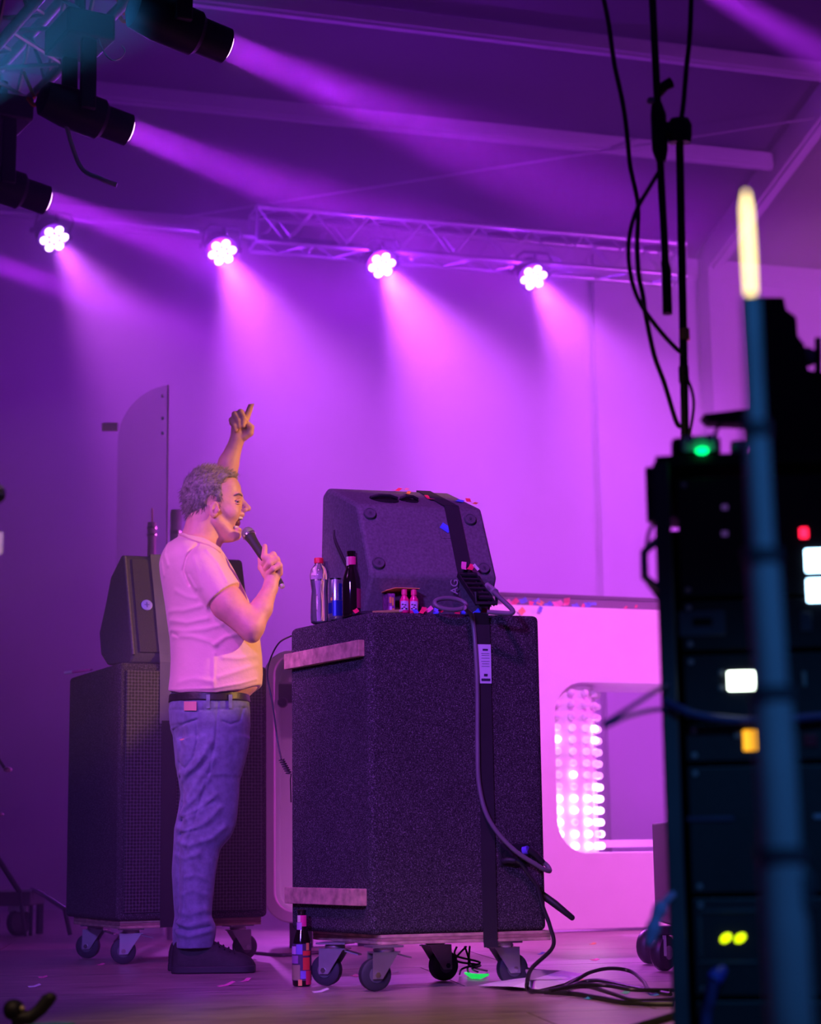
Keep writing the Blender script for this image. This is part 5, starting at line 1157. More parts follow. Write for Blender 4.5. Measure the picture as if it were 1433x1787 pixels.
# ------------------------------------------------------------------ the singer: distance fields turned into continuous meshes
class Field:
    def __init__(s, lo, hi, h):
        s.h = h; s.lo = np.array(lo, float); n = [int(math.ceil((b - a) / h)) + 1 for a, b in zip(lo, hi)]
        s.ax = [s.lo[i] + h * np.arange(n[i]) for i in range(3)]
        s.d = np.full(n, 0.08, np.float32)
    def sl(s, lo, hi, m):
        out = []
        for i in range(3):
            a = int(np.searchsorted(s.ax[i], lo[i] - m)); b = int(np.searchsorted(s.ax[i], hi[i] + m)); out.append(slice(max(0, a), max(a, b)))
        return tuple(out)
    def op(s, fn, lo, hi, k=0.01, mode='add', m=0.05):
        sl = s.sl(lo, hi, m if mode == 'add' else k + 0.01)
        X = s.ax[0][sl[0]][:, None, None].astype(np.float32); Y = s.ax[1][sl[1]][None, :, None].astype(np.float32); Zz = s.ax[2][sl[2]][None, None, :].astype(np.float32)
        if 0 in (X.size, Y.size, Zz.size): return s
        b = fn(X, Y, Zz); a = s.d[sl]
        if mode == 'add':
            h = np.clip(0.5 + 0.5 * (a - b) / k, 0, 1); s.d[sl] = a * (1 - h) + b * h - k * h * (1 - h)
        else:
            b = -b; h = np.clip(0.5 - 0.5 * (a - b) / k, 0, 1); s.d[sl] = a * (1 - h) + b * h + k * h * (1 - h)
        return s
    def capsule(s, a, b, ra, rb, k=0.01, mode='add', fl=(1, 1, 1)):
        a = np.array(a, float); b = np.array(b, float); r = max(ra, rb)
        def fn(X, Y, Zz):
            u = b - a; L = float(u @ u) + 1e-12
            px, py, pz = X - a[0], Y - a[1], Zz - a[2]
            t = np.clip((px * u[0] + py * u[1] + pz * u[2]) / L, 0, 1)
            return np.sqrt(((px - t * u[0]) / fl[0]) ** 2 + ((py - t * u[1]) / fl[1]) ** 2 + ((pz - t * u[2]) / fl[2]) ** 2) * min(fl) - (ra + (rb - ra) * t) * min(fl)
        f = max(fl); return s.op(fn, np.minimum(a, b) - r * f, np.maximum(a, b) + r * f, k, mode)
    def chain(s, pts, rs, k=0.006, mode='add'):
        for i in range(len(pts) - 1): s.capsule(pts[i], pts[i + 1], rs[i], rs[i + 1], k, mode)
        return s
    def ell(s, c, r, k=0.012, mode='add', tilt=0.0, yaw=0.0):
        c = np.array(c, float); r = np.array(r, float); ct, st = math.cos(tilt), math.sin(tilt); cy, sy = math.cos(yaw), math.sin(yaw)
        def fn(X, Y, Zz):
            x0, y0, z = X - c[0], Y - c[1], Zz - c[2]
            x, y = cy * x0 + sy * y0, -sy * x0 + cy * y0
            x, z = ct * x + st * z, -st * x + ct * z
            q0 = np.sqrt((x / r[0]) ** 2 + (y / r[1]) ** 2 + (z / r[2]) ** 2); q1 = np.sqrt((x / r[0] ** 2) ** 2 + (y / r[1] ** 2) ** 2 + (z / r[2] ** 2) ** 2) + 1e-6
            return q0 * (q0 - 1) / q1
        R = float(max(r)); return s.op(fn, c - R, c + R, k, mode)
    def loft(s, rows, k=0.02, yaw=0.0, grow=0.0, p=2.2, mode='add'):
        """rows: (z, xc, yc, a along the facing direction, b sideways), any order"""
        rows = sorted(rows); T = np.array(rows, float)
        zs = np.linspace(T[0, 0], T[-1, 0], 160); cols = [np.interp(zs, T[:, 0], T[:, i]) for i in range(1, 5)]
        ker = np.array([1, 2, 3, 4, 3, 2, 1.0]); ker /= ker.sum()
        cols = [np.convolve(np.pad(c, 3, 'edge'), ker, 'valid') for c in cols]
        cy, sy = math.cos(yaw), math.sin(yaw)
        def fn(X, Y, Zz):
            z = Zz[0, 0]; xc, yc, a, b = [np.interp(z, zs, c)[None, None, :].astype(np.float32) for c in cols]
            a = a + grow; b = b + grow
            x0, y0 = X - xc, Y - yc; x, y = np.abs(cy * x0 + sy * y0) / a, np.abs(-sy * x0 + cy * y0) / b
            q = (x ** p + y ** p) ** (1 / p)
            return np.maximum((q - 1) * np.minimum(a, b), np.maximum(zs[0] - Zz, Zz - zs[-1]))
        m = float(max(T[:, 3].max(), T[:, 4].max())) + grow
        lo = (T[:, 1].min() - m, T[:, 2].min() - m, T[0, 0]); hi = (T[:, 1].max() + m, T[:, 2].max() + m, T[-1, 0])
        return s.op(fn, lo, hi, k, mode)
    def clip(s, fn):                         # keep only where fn < 0
        X = s.ax[0][:, None, None]; Y = s.ax[1][None, :, None]; Zz = s.ax[2][None, None, :]
        s.d = np.maximum(s.d, fn(X, Y, Zz)).astype(np.float32); return s
    def displace(s, disp2d, near_y, fall=0.06):
        """raise or sink the surface along strokes given over (x, z); fades out on the far side"""
        X, Zz = np.meshgrid(s.ax[0], s.ax[2], indexing='ij'); D = disp2d(X, Zz).astype(np.float32)
        wy = np.clip((near_y + fall - s.ax[1]) / fall, 0, 1).astype(np.float32)
        s.d -= D[:, None, :] * wy[None, :, None]; return s
    def mesh(s, smooth=1):
        d = s.d; S = d < 0
        c = S[:-1, :-1, :-1].astype(np.int8)
        tot = np.zeros_like(c)
        for i in (0, 1):
            for j in (0, 1):
                for k in (0, 1): tot += S[i:d.shape[0] - 1 + i, j:d.shape[1] - 1 + j, k:d.shape[2] - 1 + k]
        idx = np.argwhere((tot > 0) & (tot < 8)); n = len(idx)
        vid = np.full(tot.shape, -1, np.int32); vid[idx[:, 0], idx[:, 1], idx[:, 2]] = np.arange(n)
        acc = np.zeros((n, 3)); cnt = np.zeros(n)
        cs = [(i, j, k) for i in (0, 1) for j in (0, 1) for k in (0, 1)]
        for a in cs:
            for ax in range(3):
                if a[ax]: continue
                b = list(a); b[ax] = 1
                da = d[idx[:, 0] + a[0], idx[:, 1] + a[1], idx[:, 2] + a[2]]; db = d[idx[:, 0] + b[0], idx[:, 1] + b[1], idx[:, 2] + b[2]]
                m = (da < 0) != (db < 0); t = np.where(m, da / (da - db + 1e-12), 0)
                q = np.array(a, float)[None, :] + t[:, None] * (np.array(b) - np.array(a))[None, :]
                acc += q * m[:, None]; cnt += m
        V = s.lo + s.h * (idx + acc / cnt[:, None])
        F = []
        for ax in range(3):
            o1, o2 = [(1, 2), (2, 0), (0, 1)][ax]
            sa = [slice(None)] * 3; sb = [slice(None)] * 3; sa[ax] = slice(0, -1); sb[ax] = slice(1, None)
            A, Bb = S[tuple(sa)], S[tuple(sb)]; e = np.argwhere(A != Bb)
            e = e[(e[:, o1] > 0) & (e[:, o2] > 0) & (e[:, o1] < d.shape[o1] - 1) & (e[:, o2] < d.shape[o2] - 1)]
            if not len(e): continue
            def v_(d1, d2):
                f = e.copy(); f[:, o1] -= d1; f[:, o2] -= d2; return vid[f[:, 0], f[:, 1], f[:, 2]]
            q = np.stack([v_(1, 1), v_(0, 1), v_(0, 0), v_(1, 0)], 1); flip = ~A[e[:, 0], e[:, 1], e[:, 2]]
            q[flip] = q[flip][:, ::-1]; F.append(q)
        F = np.concatenate(F); F = F[(F >= 0).all(1)]
        for _ in range(smooth):
            sm = np.zeros_like(V); ct = np.zeros(n)
            for i in range(4):
                np.add.at(sm, F[:, i], V[F[:, (i + 1) % 4]] + V[F[:, i - 1]]); np.add.at(ct, F[:, i], 2)
            ok = ct > 0; V[ok] = 0.5 * V[ok] + 0.5 * sm[ok] / ct[ok][:, None]
        mb = MB(); mb.v = [tuple(x) for x in V.tolist()]; mb.f = [tuple(x) for x in F.tolist()]; return mb

Y0 = 7.10; K = Y0 / FPX
YAW = math.radians(16)
def J(px, py, dy=0.0): p = P(px, py, Y0 + dy); return (p.x, p.y, p.z)
def row(py, xa, xb, b_, dy=0.0):
    """one torso or leg section from its outline columns"""
    x0, x1 = J(xa, py, dy)[0], J(xb, py, dy)[0]; h = (x1 - x0) / 2
    a = math.sqrt(max(h * h - (b_ * math.sin(YAW)) ** 2, (0.55 * h) ** 2)) / math.cos(YAW)
    return (J((xa + xb) / 2, py, dy)[2], (x0 + x1) / 2, Y0 + dy, a, b_)
def strokes(lst):
    """lst: (points in photograph pixels, width px, height m)"""
    def f(X, Zz):
        D = np.zeros_like(X)
        for pts, wpx, amp in lst:
            q = [J(a, b_) for a, b_ in pts]; best = np.full_like(X, 9.0)
            for i in range(len(q) - 1):
                ax_, az, bx, bz = q[i][0], q[i][2], q[i + 1][0], q[i + 1][2]; ux, uz = bx - ax_, bz - az; L = ux * ux + uz * uz + 1e-12
                t = np.clip(((X - ax_) * ux + (Zz - az) * uz) / L, 0, 1); best = np.minimum(best, np.hypot(X - ax_ - t * ux, Zz - az - t * uz))
            D += amp * np.exp(-(best / (wpx * K)) ** 2)
        return D
    return f
def poly2d(pts):
    """signed distance to an outline over (x, z)"""
    q = [(J(a, b_)[0], J(a, b_)[2]) for a, b_ in pts]
    def f(X, Zz):
        X, Zz = np.broadcast_arrays(X, Zz); best = np.full(X.shape, 9.0); ins = np.zeros(X.shape, bool); n = len(q)
        for i in range(n):
            (ax_, az), (bx, bz) = q[i], q[(i + 1) % n]; ux, uz = bx - ax_, bz - az; L = ux * ux + uz * uz + 1e-12
            t = np.clip(((X - ax_) * ux + (Zz - az) * uz) / L, 0, 1); best = np.minimum(best, np.hypot(X - ax_ - t * ux, Zz - az - t * uz))
            cr = ((az > Zz) != (bz > Zz)) & (X < (bx - ax_) * (Zz - az) / (bz - az + 1e-12) + ax_); ins ^= cr
        return np.where(ins, -best, best)
    return f

TORSO = [row(936, 318, 366, 0.055), row(944, 300, 374, 0.105), row(955, 288, 380, 0.150), row(966, 282, 388, 0.175), row(980, 278.5, 396, 0.190), row(1000, 280.5, 408, 0.196), row(1022, 284.5, 419, 0.195),
         row(1050, 289.5, 432, 0.19), row(1082, 294, 443, 0.185), row(1115, 299, 451, 0.186), row(1150, 300.5, 455, 0.19), row(1180, 299, 456, 0.193), row(1203, 296, 454, 0.194), row(1216, 298, 440, 0.188), row(1228, 300, 428, 0.180)]
HIPS = [row(1208, 298, 432, 0.180), row(1237, 294.5, 436, 0.186), row(1270, 297, 437, 0.190), row(1289, 303, 435, 0.188), row(1308, 305, 431, 0.185), row(1335, 306, 425, 0.175), row(1352, 314, 420, 0.165)]
LEGN = [row(1290, 308, 433, 0.090, -.085), row(1320, 309, 428, 0.092, -.085), row(1352, 317, 419.5, 0.088, -.085), row(1385, 321, 417, 0.080, -.085), row(1420, 320, 414, 0.075, -.085), row(1440, 318, 411, 0.073, -.085), row(1462, 315, 402, 0.071, -.085), row(1482, 313, 384, 0.070, -.085),
        row(1520, 312, 377, 0.068, -.085), row(1575, 312, 371, 0.066, -.085), row(1600, 312, 369, 0.066, -.085), row(1616, 310, 377, 0.070, -.085), row(1632, 309, 376, 0.068, -.085), row(1654, 308, 372, 0.062, -.085)]
LEGF = [row(1290, 304, 428, 0.090, .09), row(1340, 309, 416, 0.088, .09), row(1385, 316, 404, 0.078, .09), row(1420, 311, 398, 0.075, .09), row(1445, 305, 392, 0.072, .09), row(1480, 303, 376, 0.070, .09), row(1520, 300, 364, 0.067, .09), row(1575, 303, 360, 0.065, .09), row(1600, 305, 360, 0.065, .09), row(1620, 301, 366, 0.068, .09), row(1650, 302, 364, 0.060, .09)]
# arms
SH_R, EL_R, WR_R = J(358, 990, -.165), J(438, 1094, -.20), J(472, 1026, -.13)
SH_L, EL_L, WR_L = J(352, 965, .16), J(389, 872, .22), J(414, 767, .20)
MID_R = J(398, 1053, -.19)

person = thing('person', 'singer in peach t-shirt and jeans, pointing up and singing into a microphone', 'person', tuple(J(352, 1690, 0.0)[:2]) + (0.0,))
F = Field((J(268, 900)[0], Y0 - .34, -0.01), (J(505, 900)[0], Y0 + .36, J(440, 685)[2]), 0.004)
px = K
# torso, hips and legs under the clothes
F.loft(TORSO, 0.02, YAW, -0.010); F.loft(HIPS, 0.02, YAW, -0.012); F.loft(LEGN, 0.02, YAW, -0.012); F.loft(LEGF, 0.02, YAW, -0.012)
F.capsule(J(335, 1655, -.085), J(420, 1681, -.085), 0.024, 0.012, 0.012); F.capsule(J(328, 1650, .09), J(412, 1677, .09), 0.024, 0.012, 0.012)
# right arm to the microphone
F.capsule(SH_R, MID_R, 29 * px, 28 * px, 0.02); F.capsule(MID_R, EL_R, 28 * px, 23 * px, 0.02)
F.capsule(EL_R, J(456, 1062, -.17), 22 * px, 19 * px, 0.014); F.capsule(J(456, 1062, -.17), WR_R, 19 * px, 12.5 * px, 0.012)
F.ell(J(440, 1110, -.20), (13 * px, 14 * px, 12 * px), 0.012)
# left arm raised
F.capsule(SH_L, EL_L, 30 * px, 24 * px, 0.02); F.capsule(EL_L, J(399, 808, .21), 23 * px, 18.5 * px, 0.015); F.capsule(J(399, 808, .21), WR_L, 18.5 * px, 12.5 * px, 0.012)
# raised hand: palm, pointing finger, three curled fingers, thumb along the side
F.ell(J(419, 744, .20), (15 * px, 11 * px, 22 * px), 0.010, tilt=-0.25)
F.capsule(WR_L, J(417, 750, .20), 12.5 * px, 13 * px, 0.012)
F.chain([J(430, 730, .205), J(436, 714, .205), J(439.5, 703, .20), J(442, 694.5, .20)], [6.5 * px, 5.4 * px, 4.9 * px, 3.9 * px], 0.005)
F.chain([J(421, 728, .19), J(420, 720, .165), J(425, 730, .150), J(424, 742, .155)], [7 * px, 6.4 * px, 5.6 * px, 5 * px], 0.004)
F.chain([J(412, 731, .19), J(410, 723.5, .165), J(416, 733, .150), J(417, 744, .155)], [7 * px, 6.2 * px, 5.5 * px, 5 * px], 0.004)
F.chain([J(406, 738, .19), J(404.5, 733, .168), J(409, 742, .153), J(411, 750, .158)], [6.4 * px, 5.6 * px, 5 * px, 4.6 * px], 0.004)
F.chain([J(426, 762, .19), J(436, 755, .185), J(438, 746, .180), J(431, 738, .172)], [8 * px, 7 * px, 6 * px, 5 * px], 0.006)
# microphone hand: palm behind the handle, four bent fingers over it, thumb on the other side
MA, MBt = Vector(J(433, 931, -.045)), Vector(J(491, 1021, -.115))
F.ell(J(475, 997, -.115), (14 * px, 12 * px, 20 * px), 0.010, tilt=0.30)
F.capsule(WR_R, J(475, 1006, -.12), 12.5 * px, 13 * px, 0.012)
F.chain([J(481, 984, -.115), J(470, 975, -.150), J(461, 972, -.150), J(462.5, 953, -.128)], [6.2 * px, 6.0 * px, 5.6 * px, 4.4 * px], 0.004)
F.chain([J(485, 986, -.115), J(477, 968, -.140), J(466, 976, -.150), J(459, 984, -.128)], [6.6 * px, 5.8 * px, 5.4 * px, 4.6 * px], 0.0035)
F.chain([J(487, 992, -.120), J(483, 976, -.145), J(471, 983, -.158), J(463, 992, -.135)], [6.6 * px, 5.8 * px, 5.4 * px, 4.6 * px], 0.0035)
F.chain([J(488, 1000, -.125), J(488, 987, -.148), J(477, 993, -.160), J(469, 1000, -.140)], [6.2 * px, 5.4 * px, 5 * px, 4.3 * px], 0.0035)
F.chain([J(466, 1004, -.110), J(457, 990, -.085), J(456, 976, -.070), J(458, 966, -.062)], [8 * px, 7 * px, 6 * px, 5 * px], 0.005)
# neck and head
F.capsule(J(360, 903), J(347, 962), 33 * px, 36 * px, 0.02); F.capsule(J(350, 948), J(336, 978), 33 * px, 32 * px, 0.02)
F.ell(J(366, 866), (46 * px, 0.074, 49 * px), 0.02); F.ell(J(394, 884), (29 * px, 0.060, 46 * px), 0.02); F.ell(J(398, 856), (23 * px, 0.060, 27 * px), 0.015)
F.ell(J(416, 866), (8.5 * px, 0.046, 6.5 * px), 0.010)
F.capsule(J(421, 872), J(432.5, 886.5), 4.2 * px, 5.2 * px, 0.006); F.ell(J(433.5, 887.5), (4.6 * px, 0.011, 4.6 * px), 0.005)
for s in (-1, 1):
    F.ell(J(427, 890, s * .011), (5.2 * px, 0.009, 4.2 * px), 0.004)
    F.ell(J(404, 893, s * .036), (14 * px, 0.022, 14 * px), 0.012)
    F.capsule(J(379, 908, s * .050), J(406, 936, s * .018), 10 * px, 9.5 * px, 0.012)
    F.ell(J(415.5, 875.5, s * .033), (6 * px, 0.013, 4.2 * px), 0.005, 'sub')
    # ear with its rim and hollow
    F.ell(J(373.5, 889, s * .079), (8.6 * px, 0.009, 15.5 * px), 0.003, tilt=-0.12)
    F.ell(J(376.2, 887, s * .091), (5.6 * px, 0.012, 10.5 * px), 0.002, 'sub', tilt=-0.12); F.ell(J(381, 890, s * .086), (3.5 * px, 0.006, 4.5 * px), 0.003)
F.ell(J(419.5, 898.5), (8 * px, 0.026, 5.2 * px), 0.006); F.ell(J(412, 934), (9.5 * px, 0.026, 9.5 * px), 0.010); F.ell(J(416, 925), (6.5 * px, 0.026, 4.5 * px), 0.006)
F.capsule(J(395, 935), J(368, 925), 12 * px, 20 * px, 0.02)
F.ell(J(424, 912.5), (15 * px, 0.023, 8.3 * px), 0.004, 'sub', tilt=0.10)
SKIN = M('skin', (0.74, 0.39, 0.29), 0.5, var=0.10, vscale=28, bump=0.12, bscale=160, sss=0.12)
body = part('body', F.mesh(1), SKIN, person, angle=180); del F
part('mouth_lining', MB().ball(J(413, 912.5), 0.017, 14, 10, (0.85, 1.2, 0.9)), M('mouth lining', (0.16, 0.02, 0.03), 0.4), person)
part('tongue', MB().ball(J(411, 919), 0.013, 12, 8, (1.0, 1.1, 0.45)), M('tongue', (0.55, 0.15, 0.16), 0.4), person)
TEETH = M('teeth', (0.85, 0.82, 0.76), 0.3, var=0.03)
for py, pxx, tz in ((904.5, 422, 0.0), (921, 415.5, 0.0)):
    arc_ = []
    for k in range(9):
        q = -1.1 + 2.2 * k / 8; c = Vector(J(pxx, py)); arc_.append(c + Vector((0.020 * math.cos(q) - 0.020, 0.020 * math.sin(q), 0)))
    part('teeth', MB().tube(arc_, 0.0046, 8), TEETH, person)
for s in (-1, 1):
    e = part('eye', MB().ball(J(411.0, 875.8, s * .031), 0.0105, 16, 10), M('eye white', (0.38, 0.33, 0.32), 0.2, var=0), person)
    part('iris', MB().ball(Vector(J(411.0, 875.8, s * .031)) + Vector((0.0070, s * .004, 0)), 0.0050, 12, 8), M('iris', (0.03, 0.04, 0.07), 0.2, var=0), e)
    part('eyelid', MB().tube(spline([Vector(J(413.5, 873.2, s * .047)), Vector(J(418, 872.6, s * .038)), Vector(J(419, 873.2, s * .026))], 5), 0.0028, 8), SKIN, person)
    part('eyelid', MB().tube(spline([Vector(J(412.5, 878.6, s * .047)), Vector(J(417, 879.0, s * .038)), Vector(J(418.5, 878.4, s * .026))], 5), 0.0030, 8), SKIN, person)
    part('eyebrow', MB().tube(spline([Vector(J(409, 865, s * .050)), Vector(J(417, 862, s * .044)), Vector(J(423, 865.5, s * .022))], 5), [0.002, .0025, .003, .0033, .0036, .0038, .0038, .0036, .003, .0025, .002], 7), M('eyebrow', (0.16, 0.12, 0.11), 0.8), person)

# hair: a cap of tufts cut along the hairline
HAIRP = [(316, 862), (318, 842), (329, 824), (349, 811), (376, 809), (396, 815), (415, 825), (411, 834), (396, 838), (389, 850), (391, 866), (387, 886), (383, 884), (380, 872), (371, 869), (365, 877), (364, 893), (365, 906), (348, 911), (331, 909), (322, 892)]
H = Field((J(308, 900)[0], Y0 - .10, J(366, 922)[2]), (J(425, 900)[0], Y0 + .10, J(366, 800)[2]), 0.003)
H.ell(J(364, 863), (49 * px, 0.079, 51.5 * px), 0.01); H.ell(J(351, 880), (32 * px, 0.072, 34 * px), 0.015); H.ell(J(392, 838), (24 * px, 0.060, 17 * px), 0.012); H.ell(J(385, 872), (10 * px, 0.072, 18 * px), 0.01)
hp_ = poly2d(HAIRP)
X, Zz = H.ax[0][:, None], H.ax[2][None, :]
pd = hp_(X, Zz)
H.d = np.maximum(H.d, pd[:, None, :]).astype(np.float32)
Yg = H.ax[1][None, :, None]; Xg = X[:, :, None] if False else H.ax[0][:, None, None]; Zg = H.ax[2][None, None, :]
H.d -= (0.0010 * np.sin(Xg * 300 + Zg * 210 + 9 * np.sin(Yg * 60)) * np.sin(Zg * 330 - Xg * 120 + Yg * 200)).astype(np.float32)
HAIR = M('grey brown hair', (0.21, 0.17, 0.18), 0.55, var=0.6, vscale=60, bump=0.5, bscale=260, sheen=0.2)
hair_mb = H.mesh(1)
hv = np.array(hair_mb.v); hc = np.array(J(366, 870))
pick = rng.choice(len(hv), 2600, replace=False)
for i in pick:                                            # short tufts standing off the cap
    p_ = Vector(hv[i]); n = (p_ - Vector(hc)).normalized()
    flow = Vector((0.75, 0, 0.15)) if p_.z > J(366, 850)[2] else Vector((-0.25, 0, -0.9))
    d = (n * 0.45 + flow * 0.75 + Vector(rng.normal(0, 0.13, 3))).normalized(); L = rng.uniform(0.014, 0.027)
    if p_.x > J(396, 850)[0]: L *= 0.8
    a = d.orthogonal().normalized() * 0.0013; b_ = d.cross(a)
    k = len(hair_mb.v); t_ = p_ + d * L
    hair_mb.v += [tuple(p_ - n * .003 + a), tuple(p_ - n * .003 - a * .5 + b_ * .87), tuple(p_ - n * .003 - a * .5 - b_ * .87), tuple(t_)]
    hair_mb.f += [(k, k + 1, k + 3), (k + 1, k + 2, k + 3), (k + 2, k, k + 3)]
part('hair', hair_mb, HAIR, person, angle=180, label='short tousled greying brown hair')

# t-shirt
S_ = Field((J(268, 1000)[0], Y0 - .32, J(380, 1232)[2]), (J(470, 1000)[0], Y0 + .30, J(380, 915)[2]), 0.004)
S_.loft(TORSO, 0.02, YAW, 0.004, 2.3)
S_.capsule(J(348, 946), J(336, 978), 36 * px, 37 * px, 0.02)
ah = (Vector(EL_R) - Vector(SH_R)).normalized(); hem = Vector(J(383, 1044, -.19))
def sleeve(X, Y, Zz):                                     # sleeve tube cut square to the arm
    a = np.array(SH_R); b_ = np.array(J(410, 1070, -.195)); u_ = b_ - a; L_ = float(u_ @ u_)
    t_ = np.clip(((X - a[0]) * u_[0] + (Y - a[1]) * u_[1] + (Zz - a[2]) * u_[2]) / L_, 0, 1)
    d_ = np.sqrt((X - a[0] - t_ * u_[0]) ** 2 + (Y - a[1] - t_ * u_[1]) ** 2 + (Zz - a[2] - t_ * u_[2]) ** 2) - 34.5 * px
    return np.maximum(d_, (X - hem.x) * ah.x + (Y - hem.y) * ah.y + (Zz - hem.z) * ah.z)
S_.op(sleeve, np.minimum(SH_R, hem) - .09, np.maximum(SH_R, hem) + .09, 0.016)
S_.capsule(SH_L, J(370, 915, .19), 36 * px, 33 * px, 0.02)
SHP = [(270, 985), (276, 955), (294, 936), (313, 929), (336, 941), (362, 947), (388, 962), (402, 980), (420, 1015), (436, 1050), (470, 1050), (470, 1190), (455, 1198), (428, 1209), (384, 1216), (320, 1214), (303, 1209), (288, 1202), (270, 1180)]
sp2 = poly2d(SHP); X, Zz = S_.ax[0][:, None], S_.ax[2][None, :]
S_.d = np.maximum(S_.d, sp2(X, Zz)[:, None, :]).astype(np.float32)
S_.displace(strokes([([(300, 1072), (330, 1075), (360, 1069)], 4, .004), ([(302, 1088), (335, 1096), (372, 1090)], 4, .0045), ([(301, 1104), (332, 1111), (368, 1108), (396, 1100)], 4, .004), ([(304, 1108), (318, 1117)], 2.5, -.005),
    ([(308, 1116), (345, 1120), (378, 1130), (386, 1136)], 4, .0045), ([(384, 1134), (402, 1121), (424, 1114)], 4, .005), ([(383, 1150), (383, 1205)], 3, .003), ([(398, 1156), (425, 1157), (450, 1150)], 4, .0035), ([(392, 1190), (425, 1178), (452, 1166)], 4, .0035), ([(320, 1196), (350, 1192), (380, 1197)], 4, .003),
    ([(353, 962), (337, 983), (330, 1008), (341, 1032)], 2.6, -.007), ([(348, 985), (358, 1012), (362, 1040)], 4, .0035), ([(372, 975), (392, 998), (408, 1030)], 3.5, .004), ([(340, 1020), (352, 1040)], 3, .004), ([(315, 1040), (335, 1052), (352, 1056)], 4, .003), ([(285, 985), (290, 1010)], 3, .004), ([(296, 948), (292, 972), (300, 995)], 3.5, .004),
    ([(312, 932), (336, 943), (362, 949.5), (387, 964)], 2.2, .0045), ([(300, 1206), (320, 1209), (382, 1209), (426, 1200), (452, 1190)], 2.0, .0035)]), Y0 + .05, .1)
SHIRT = M('peach cotton', (0.86, 0.56, 0.47), 0.85, var=0.05, vscale=9, bump=0.25, bscale=70, sheen=0.25)
shirt_mb = S_.mesh(1); del S_
tee = part('t_shirt', shirt_mb, SHIRT, person, angle=180, label='peach cotton t-shirt')
from mathutils.bvhtree import BVHTree
sbvh = BVHTree.FromPolygons([Vector(p) for p in shirt_mb.v], shirt_mb.f)
col_ = []
for a, b_ in [(314, 932.5), (322, 936.5), (330, 940.5), (338, 943.5), (346, 946), (354, 948.5), (362, 951), (370, 955), (378, 960), (384, 964)]:
    h_ = sbvh.ray_cast(CAM, ray(a, b_).normalized())
    if h_[0] is not None: col_.append(h_[0])
if len(col_) > 3: part('collar', MB().tube(spline(col_, 4), 0.0042, 8), M('collar rib', (0.72, 0.43, 0.36), 0.9, bump=0.4, bscale=700), tee)


# jeans
Jn = Field((J(284, 1400)[0], Y0 - .24, 0.03), (J(450, 1400)[0], Y0 + .26, J(380, 1205)[2]), 0.004)
Jn.loft(HIPS, 0.02, YAW, 0.0, 2.3); Jn.loft(LEGN, 0.02, YAW, 0.0, 2.2); Jn.loft(LEGF, 0.012, YAW, 0.0, 2.2)
Jn.displace(strokes([([(298, 1268), (326, 1268), (354, 1261)], 1.8, -.004), ([(306, 1275), (352, 1262), (354, 1298), (346, 1328), (331, 1344), (316, 1331)], 1.8, -.0045), ([(308, 1280), (326, 1275), (324, 1310), (316, 1335)], 6, -.006), ([(396, 1264), (410, 1269), (424, 1263), (429, 1240)], 1.8, -.005),
    ([(389, 1232), (386, 1290), (374, 1350), (352, 1420), (334, 1480), (330, 1600)], 1.8, -.003), ([(312, 1350), (332, 1353), (352, 1340), (366, 1322)], 5, .006), ([(322, 1366), (350, 1338), (378, 1300)], 6, .006), ([(334, 1398), (362, 1356), (380, 1330)], 6, .006), ([(322, 1418), (350, 1394), (372, 1362)], 5, .0065),
    ([(312, 1422), (332, 1428), (362, 1412), (384, 1390)], 5, .007), ([(309, 1446), (336, 1452), (368, 1436), (392, 1412)], 5, .007), ([(308, 1468), (338, 1476), (376, 1464), (398, 1446)], 5, .007), ([(306, 1492), (330, 1498), (356, 1490)], 5, .0055), ([(314, 1434), (350, 1420), (380, 1400)], 3, -.005), ([(312, 1458), (350, 1450)], 3, -.005),
    ([(316, 1400), (316, 1600)], 2.4, -.005), ([(330, 1530), (350, 1526), (368, 1534)], 4, .004), ([(326, 1560), (346, 1552), (366, 1560)], 4, .004), ([(312, 1588), (336, 1594), (366, 1586)], 5, .006), ([(306, 1606), (334, 1613), (370, 1606)], 4.5, .008), ([(304, 1622), (338, 1631), (374, 1622)], 4.5, .008), ([(310, 1614), (340, 1621), (372, 1615)], 2.5, -.006), ([(300, 1240), (340, 1246), (390, 1244), (434, 1238)], 1.6, -.003)]), Y0 + .06, .12)
DENIM = M('blue denim', (0.16, 0.20, 0.29), 0.85, var=0.25, vscale=40, bump=0.35, bscale=600, sheen=0.2)
jeans_mb = Jn.mesh(1)
part('jeans', jeans_mb, DENIM, person, angle=180, label='blue denim jeans'); del Jn
# belt with loops and patch, laid on the jeans
Bt = Field((J(284, 1220)[0], Y0 - .24, J(380, 1234)[2]), (J(450, 1220)[0], Y0 + .26, J(380, 1204)[2]), 0.003)
Bt.loft([(z, x, y, a, b_) for z, x, y, a, b_ in HIPS], 0.02, YAW, 0.0045, 2.3)
Bt.clip(poly_clip := (lambda X, Y, Zz: poly2d([(286, 1211), (330, 1214), (390, 1213), (445, 1208), (445, 1226), (390, 1229), (330, 1228), (286, 1225)])(X, Zz)))
belt = part('belt', Bt.mesh(1), M('black leather', (0.015, 0.013, 0.014), 0.4, bump=0.2, bscale=120), person, angle=180, label='black leather belt'); del Bt
from mathutils.bvhtree import BVHTree
bvh = BVHTree.FromPolygons([Vector(p) for p in jeans_mb.v], jeans_mb.f)
def hit(pxx, py):
    d = ray(pxx, py).normalized(); h = bvh.ray_cast(CAM, d); return (h[0], h[1]) if h[0] is not None else (Vector(J(pxx, py, -.17)), Vector((0, -1, 0)))
